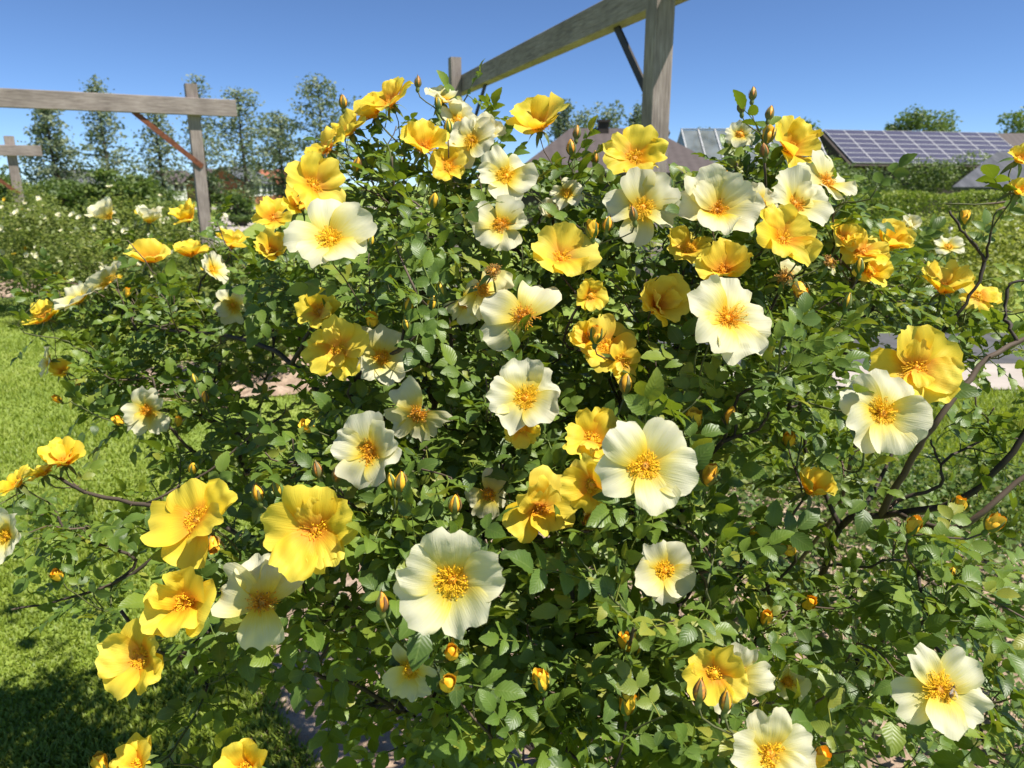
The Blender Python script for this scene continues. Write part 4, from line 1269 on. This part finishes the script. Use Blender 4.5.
crown_tree(705, 122, 70, 1.2, 99, 'thin bare looking tree behind the glasshouse ridge', 500, .3, mat='treeleaf')
crown_tree(115, 168, 34, 1.9, 100, 'bright bushy low tree at the foot of the tall feathery tree', 3000, .55, 'low trees before the brick houses', .22, .05)
crown_tree(60, 176, 33, 1.7, 101, 'low olive tree under the dense conical tree', 2400, .35, 'low trees before the brick houses', .2, .05)
crown_tree(237, 192, 30, .9, 102, 'small dark round bush tree in front of the brick houses', 1600, .1, 'low trees before the brick houses', .15, .05)
crown_tree(18, 172, 36, 1.5, 105, 'low green tree just left of the farthest pergola post', 1800, .3, 'low trees before the brick houses', .2, .05)
crown_tree(-8, 166, 36, 1.6, 106, 'low green tree cut by the left edge of the view', 1800, .35, 'low trees before the brick houses', .2, .05)
crown_tree(86, 178, 37, 1.5, 107, 'low green tree between the dense conical tree and the tall feathery tree', 1700, .45, 'low trees before the brick houses', .2, .05)
crown_tree(145, 180, 36, 1.6, 103, 'low dark tree left of the left pergola post', 2200, .2, 'low trees before the brick houses', .2, .05)
crown_tree(218, 170, 44, 1.3, 104, 'small dark tree just right of the left pergola post', 1500, .15, 'low trees before the brick houses', .2, .1)

# ------------------------------------------------------------------ buildings
def quad(mb, a, b, c, d, mat=0):
    mb.add(np.array([a, b, c, d]), np.array([[0, 1, 2, 3]]), 0, 0, mat)

def slab(mb, a, b, c, d, t=.12):
    """a roof plane with thickness"""
    P = np.array([a, b, c, d], float)
    n = nrm(np.cross(P[1] - P[0], P[3] - P[0]))
    if n[2] < 0: n = -n
    V = np.concatenate([P, P + n * t])
    mb.add(V, BOXF)

def barn(name, label, e0, e1, depth, eave, ridge, hip, wall_mat, roof_mat, wins=0):
    """a barn whose front eave runs from e0 to e1; hipped or gabled roof"""
    e0 = np.array([*e0, 0.]); e1 = np.array([*e1, 0.])
    ax = nrm(e1 - e0); nr = np.array([-ax[1], ax[0], 0]); L = np.linalg.norm(e1 - e0)
    root = empty(name, e0)
    tag(root, label, 'barn')
    def pt(x, y, z): return ax * x + nr * y + np.array([0, 0, z])
    w = MB()
    c = [pt(0, 0, 0), pt(L, 0, 0), pt(L, depth, 0), pt(0, depth, 0)]
    for i in range(4):
        a, b = c[i], c[(i + 1) % 4]
        quad(w, a, b, b + [0, 0, eave], a + [0, 0, eave])
    if not hip:
        for x in (0, L):
            w.add(np.array([pt(x, 0, eave), pt(x, depth, eave), pt(x, depth / 2, ridge - .05)]), np.array([[0, 1, 2]]))
    w.build('wall', wall_mat, root, smooth=False)
    o = .3
    rf = MB()
    h = hip
    A, B, C, D = pt(-o, -o, eave - .1), pt(L + o, -o, eave - .1), pt(L + o, depth + o, eave - .1), pt(-o, depth + o, eave - .1)
    R0, R1 = pt(-o + h, depth / 2, ridge), pt(L + o - h, depth / 2, ridge)
    slab(rf, A, B, R1, R0); slab(rf, C, D, R0, R1)
    if hip:
        for (p, q, s) in ((B, C, R1), (D, A, R0)):
            rf.add(np.array([p, q, s]) + [0, 0, .1], np.array([[0, 1, 2]]))
    ro = rf.build('roof', roof_mat, root, smooth=False)
    return root, ro, pt, L

# brown barn with chimney
e0 = at(520, 186, 30); e1 = at(722, 186, 30)
root, ro, pt, L = barn('barn', 'low barn with a hipped brown roof and a small chimney behind the pergola post', e0[:2], e1[:2], 8.0, 2.1, 3.98, 2.6, M['darkwall'], M['tile'])
mb = MB()
cx = pt((607 - 520) / 740 * 30 + .2, 3.6, 3.98)
add_box(mb, cx + [0, 0, -.05], (.45, .45, .8)); add_box(mb, cx + [0, 0, .38], (.56, .56, .1))
mb.build('chimney', M['darkwall'], ro, smooth=False)

# glasshouse
e0 = at(693, 186, 33); e1 = at(835, 186, 33)
root = empty('glasshouse', (e0[0], e0[1], 0))
tag(root, 'old glasshouse with whitewashed panes between the two barns', 'glasshouse')
Lg = e1[0] - e0[0]; eave, ridge, dp = 1.9, 4.15, 6.0
mb = MB()
quad(mb, [0, 0, eave], [Lg, 0, eave], [Lg, dp / 2, ridge], [0, dp / 2, ridge]); quad(mb, [0, dp, eave], [Lg, dp, eave], [Lg, dp / 2, ridge], [0, dp / 2, ridge])
quad(mb, [0, 0, .3], [Lg, 0, .3], [Lg, 0, eave], [0, 0, eave])
for x in (0, Lg): mb.add(np.array([[x, 0, .3], [x, dp, .3], [x, dp, eave], [x, dp / 2, ridge], [x, 0, eave]]), np.array([[0, 1, 2, 3, 4]]))
mb.build('glass', M['glass'], root, smooth=False)
mb = MB()
for k in range(9):
    x = Lg * k / 8
    for y0, y1 in ((0, dp / 2), (dp, dp / 2)):
        add_tube(mb, [[x, y0, eave + .04], [x, y1, ridge + .04]], .03, 4)
    add_tube(mb, [[x, -.03, 0], [x, -.03, eave]], .03, 4)
for y, z in ((0, eave + .03), (dp / 2, ridge + .05), (dp * .18, eave + (ridge - eave) * .36 + .04)):
    add_tube(mb, [[-.05, y, z], [Lg + .05, y, z]], .045, 4)
add_box(mb, [Lg / 2, -.02, .15], (Lg, .12, .3))
mb.build('frame', M['alu'], root, smooth=False)

# barn with solar roof
P0 = at(822, 133, 40.0); P1 = at(993, 136, 42.0); E0 = at(852, 166, 37.6)
root = empty('solar_barn', (P0[0], P0[1], 0)); base0 = np.array([P0[0], P0[1], 0])
tag(root, 'long barn whose whole roof slope carries pale framed solar panels', 'barn')
S = E0 - P0; Rv = P1 - P0
nrmS = nrm(np.cross(Rv, S)); nrmS = nrmS if nrmS[2] > 0 else -nrmS
rf = MB()
ext = Rv * .02
slab(rf, P0 - base0 - ext, P1 - base0 + ext, P1 + S * 1.04 - base0 + ext, P0 + S * 1.04 - base0 - ext, .1)
back = np.array([-S[0], -S[1], S[2]])
slab(rf, P0 - base0 - ext, P1 - base0 + ext, P1 + back - base0 + ext, P0 + back - base0 - ext, .1)
ro = rf.build('roof', M['darkwall'], root, smooth=False)
w = MB()
zE = (P0 + S)[2] - .05
cor = [P0 + S * .95, P1 + S * .95, P1 + back * .95, P0 + back * .95]
for i in range(4):
    a, b = cor[i].copy(), cor[(i + 1) % 4].copy()
    a2, b2 = a.copy(), b.copy(); a2[2] = b2[2] = 0
    quad(w, a2 - base0, b2 - base0, b - base0, a - base0)
for a in (P0, P1):
    w.add(np.array([a + S * .95, a + back * .95, a - [0, 0, .05]]) - base0, np.array([[0, 1, 2]]))
w.build('wall', M['darkwall'], root, smooth=False)
NC, NR = 9, 7
su, sv = nrm(Rv), nrm(S)
cw, ch = np.linalg.norm(Rv) / NC, np.linalg.norm(S) / NR
pm = MB()
pr_ = [su, np.cross(nrmS, su), nrmS]
ctr = np.array([0, 0, 0])
add_box(pm, ctr, (.97, .91, .04), mat=0)
for sx, sy, wx, wy in ((-.491, 0, .018, .99), (.491, 0, .018, .99), (0, -.48, .96, .03), (0, .48, .96, .03)):
    add_box(pm, [sx, sy, .006], (wx, wy, .06), mat=1)
po = pm.build('solar_panel', [M['panel'], M['alu']], smooth=False)
pme = po.data; bpy.data.objects.remove(po)
sn = np.cross(su, sv); sn = sn if sn[2] > 0 else -sn
for i in range(NC):
    for j in range(NR):
        c = P0 + Rv * ((i + .5) / NC) + S * ((j + .5) / NR) + nrmS * .17 - base0
        o = bpy.data.objects.new('solar_panel', pme); COL.objects.link(o)
        A = np.eye(4); A[:3, 0] = su * cw; A[:3, 1] = sv * ch; A[:3, 2] = nrmS; A[:3, 3] = c
        local(o, root, Matrix(A.tolist()))

# grey roofed shed at the right edge
A0 = at(985, 161, 30); 
e0 = at(962, 186, 27.5); e1 = e0 + 8.0 * np.array([.84, -.54, 0])
root, ro, pt, L = barn('shed', 'low shed with a grey sheet roof at the right edge below the solar barn', e0[:2], e1[:2], 4.4, 1.55, 2.75, 1.2, M['darkwall'], M['slate'])
e0 = at(985, 186, 46); e1 = at(1160, 186, 46)
barn('barn', 'brown roofed barn at the right edge behind the solar barn', e0[:2], e1[:2], 8.0, 2.4, 4.85, 0, M['darkwall'], M['tile'])

# brick houses far left
def house(label, px0, px1, d, eave_px, ridge_px, wins, wall, roof, group='brick houses far behind the lawn'):
    e0 = at(px0, 186, d); e1 = at(px1, 186, d + 2)
    eave = 1.6 + (186 - eave_px) / F_PX * d; ridge = 1.6 + (186 - ridge_px) / F_PX * d
    root, ro, pt, L = barn('house', label, e0[:2], e1[:2], 7.0, max(eave, 1.8), max(ridge, 3.2), 0, wall, roof)
    root['category'] = 'house'; root['group'] = group
    for k in range(wins):
        mb = MB()
        x = L * (k + .5) / wins
        for dx, dz, sx, sz in ((0, -.5, 1.2, .09), (0, .5, 1.2, .09), (-.58, 0, .09, 1.0), (.58, 0, .09, 1.0), (0, 0, .07, 1.0)):
            add_box(mb, pt(x + dx, -.02, 1.25 + dz), (sx, .1, sz), [np.array(pt(1, 0, 0)) , np.array(pt(0, 1, 0)), [0, 0, 1]])
        f = mb.build('window', M['whitepaint'], root, smooth=False)
        mb = MB(); add_box(mb, pt(x, 0, 1.25), (1.1, .05, .95), [np.array(pt(1, 0, 0)), np.array(pt(0, 1, 0)), [0, 0, 1]])
        mb.build('pane', M['glassgrey'], f, smooth=False)
house('red brick house with white windows right of the left pergola post', 218, 244, 74, 186, 180, 3, M['brick'], M['tile'])
house('low house with a dark slate roof and orange wall in the row', 248, 272, 66, 189, 178, 2, M['brick'], M['slate'])
house('red brick house with a red roof at the right end of the row', 270, 300, 78, 186, 179, 3, M['brick'], M['brick'])
house('pale gabled house far behind the left pergola post', 172, 198, 82, 184, 177, 2, M['whitepaint'], M['tile'])
house('brown house peeping between the low trees on the left', 70, 100, 80, 187, 182, 3, M['brick'], M['slate'])
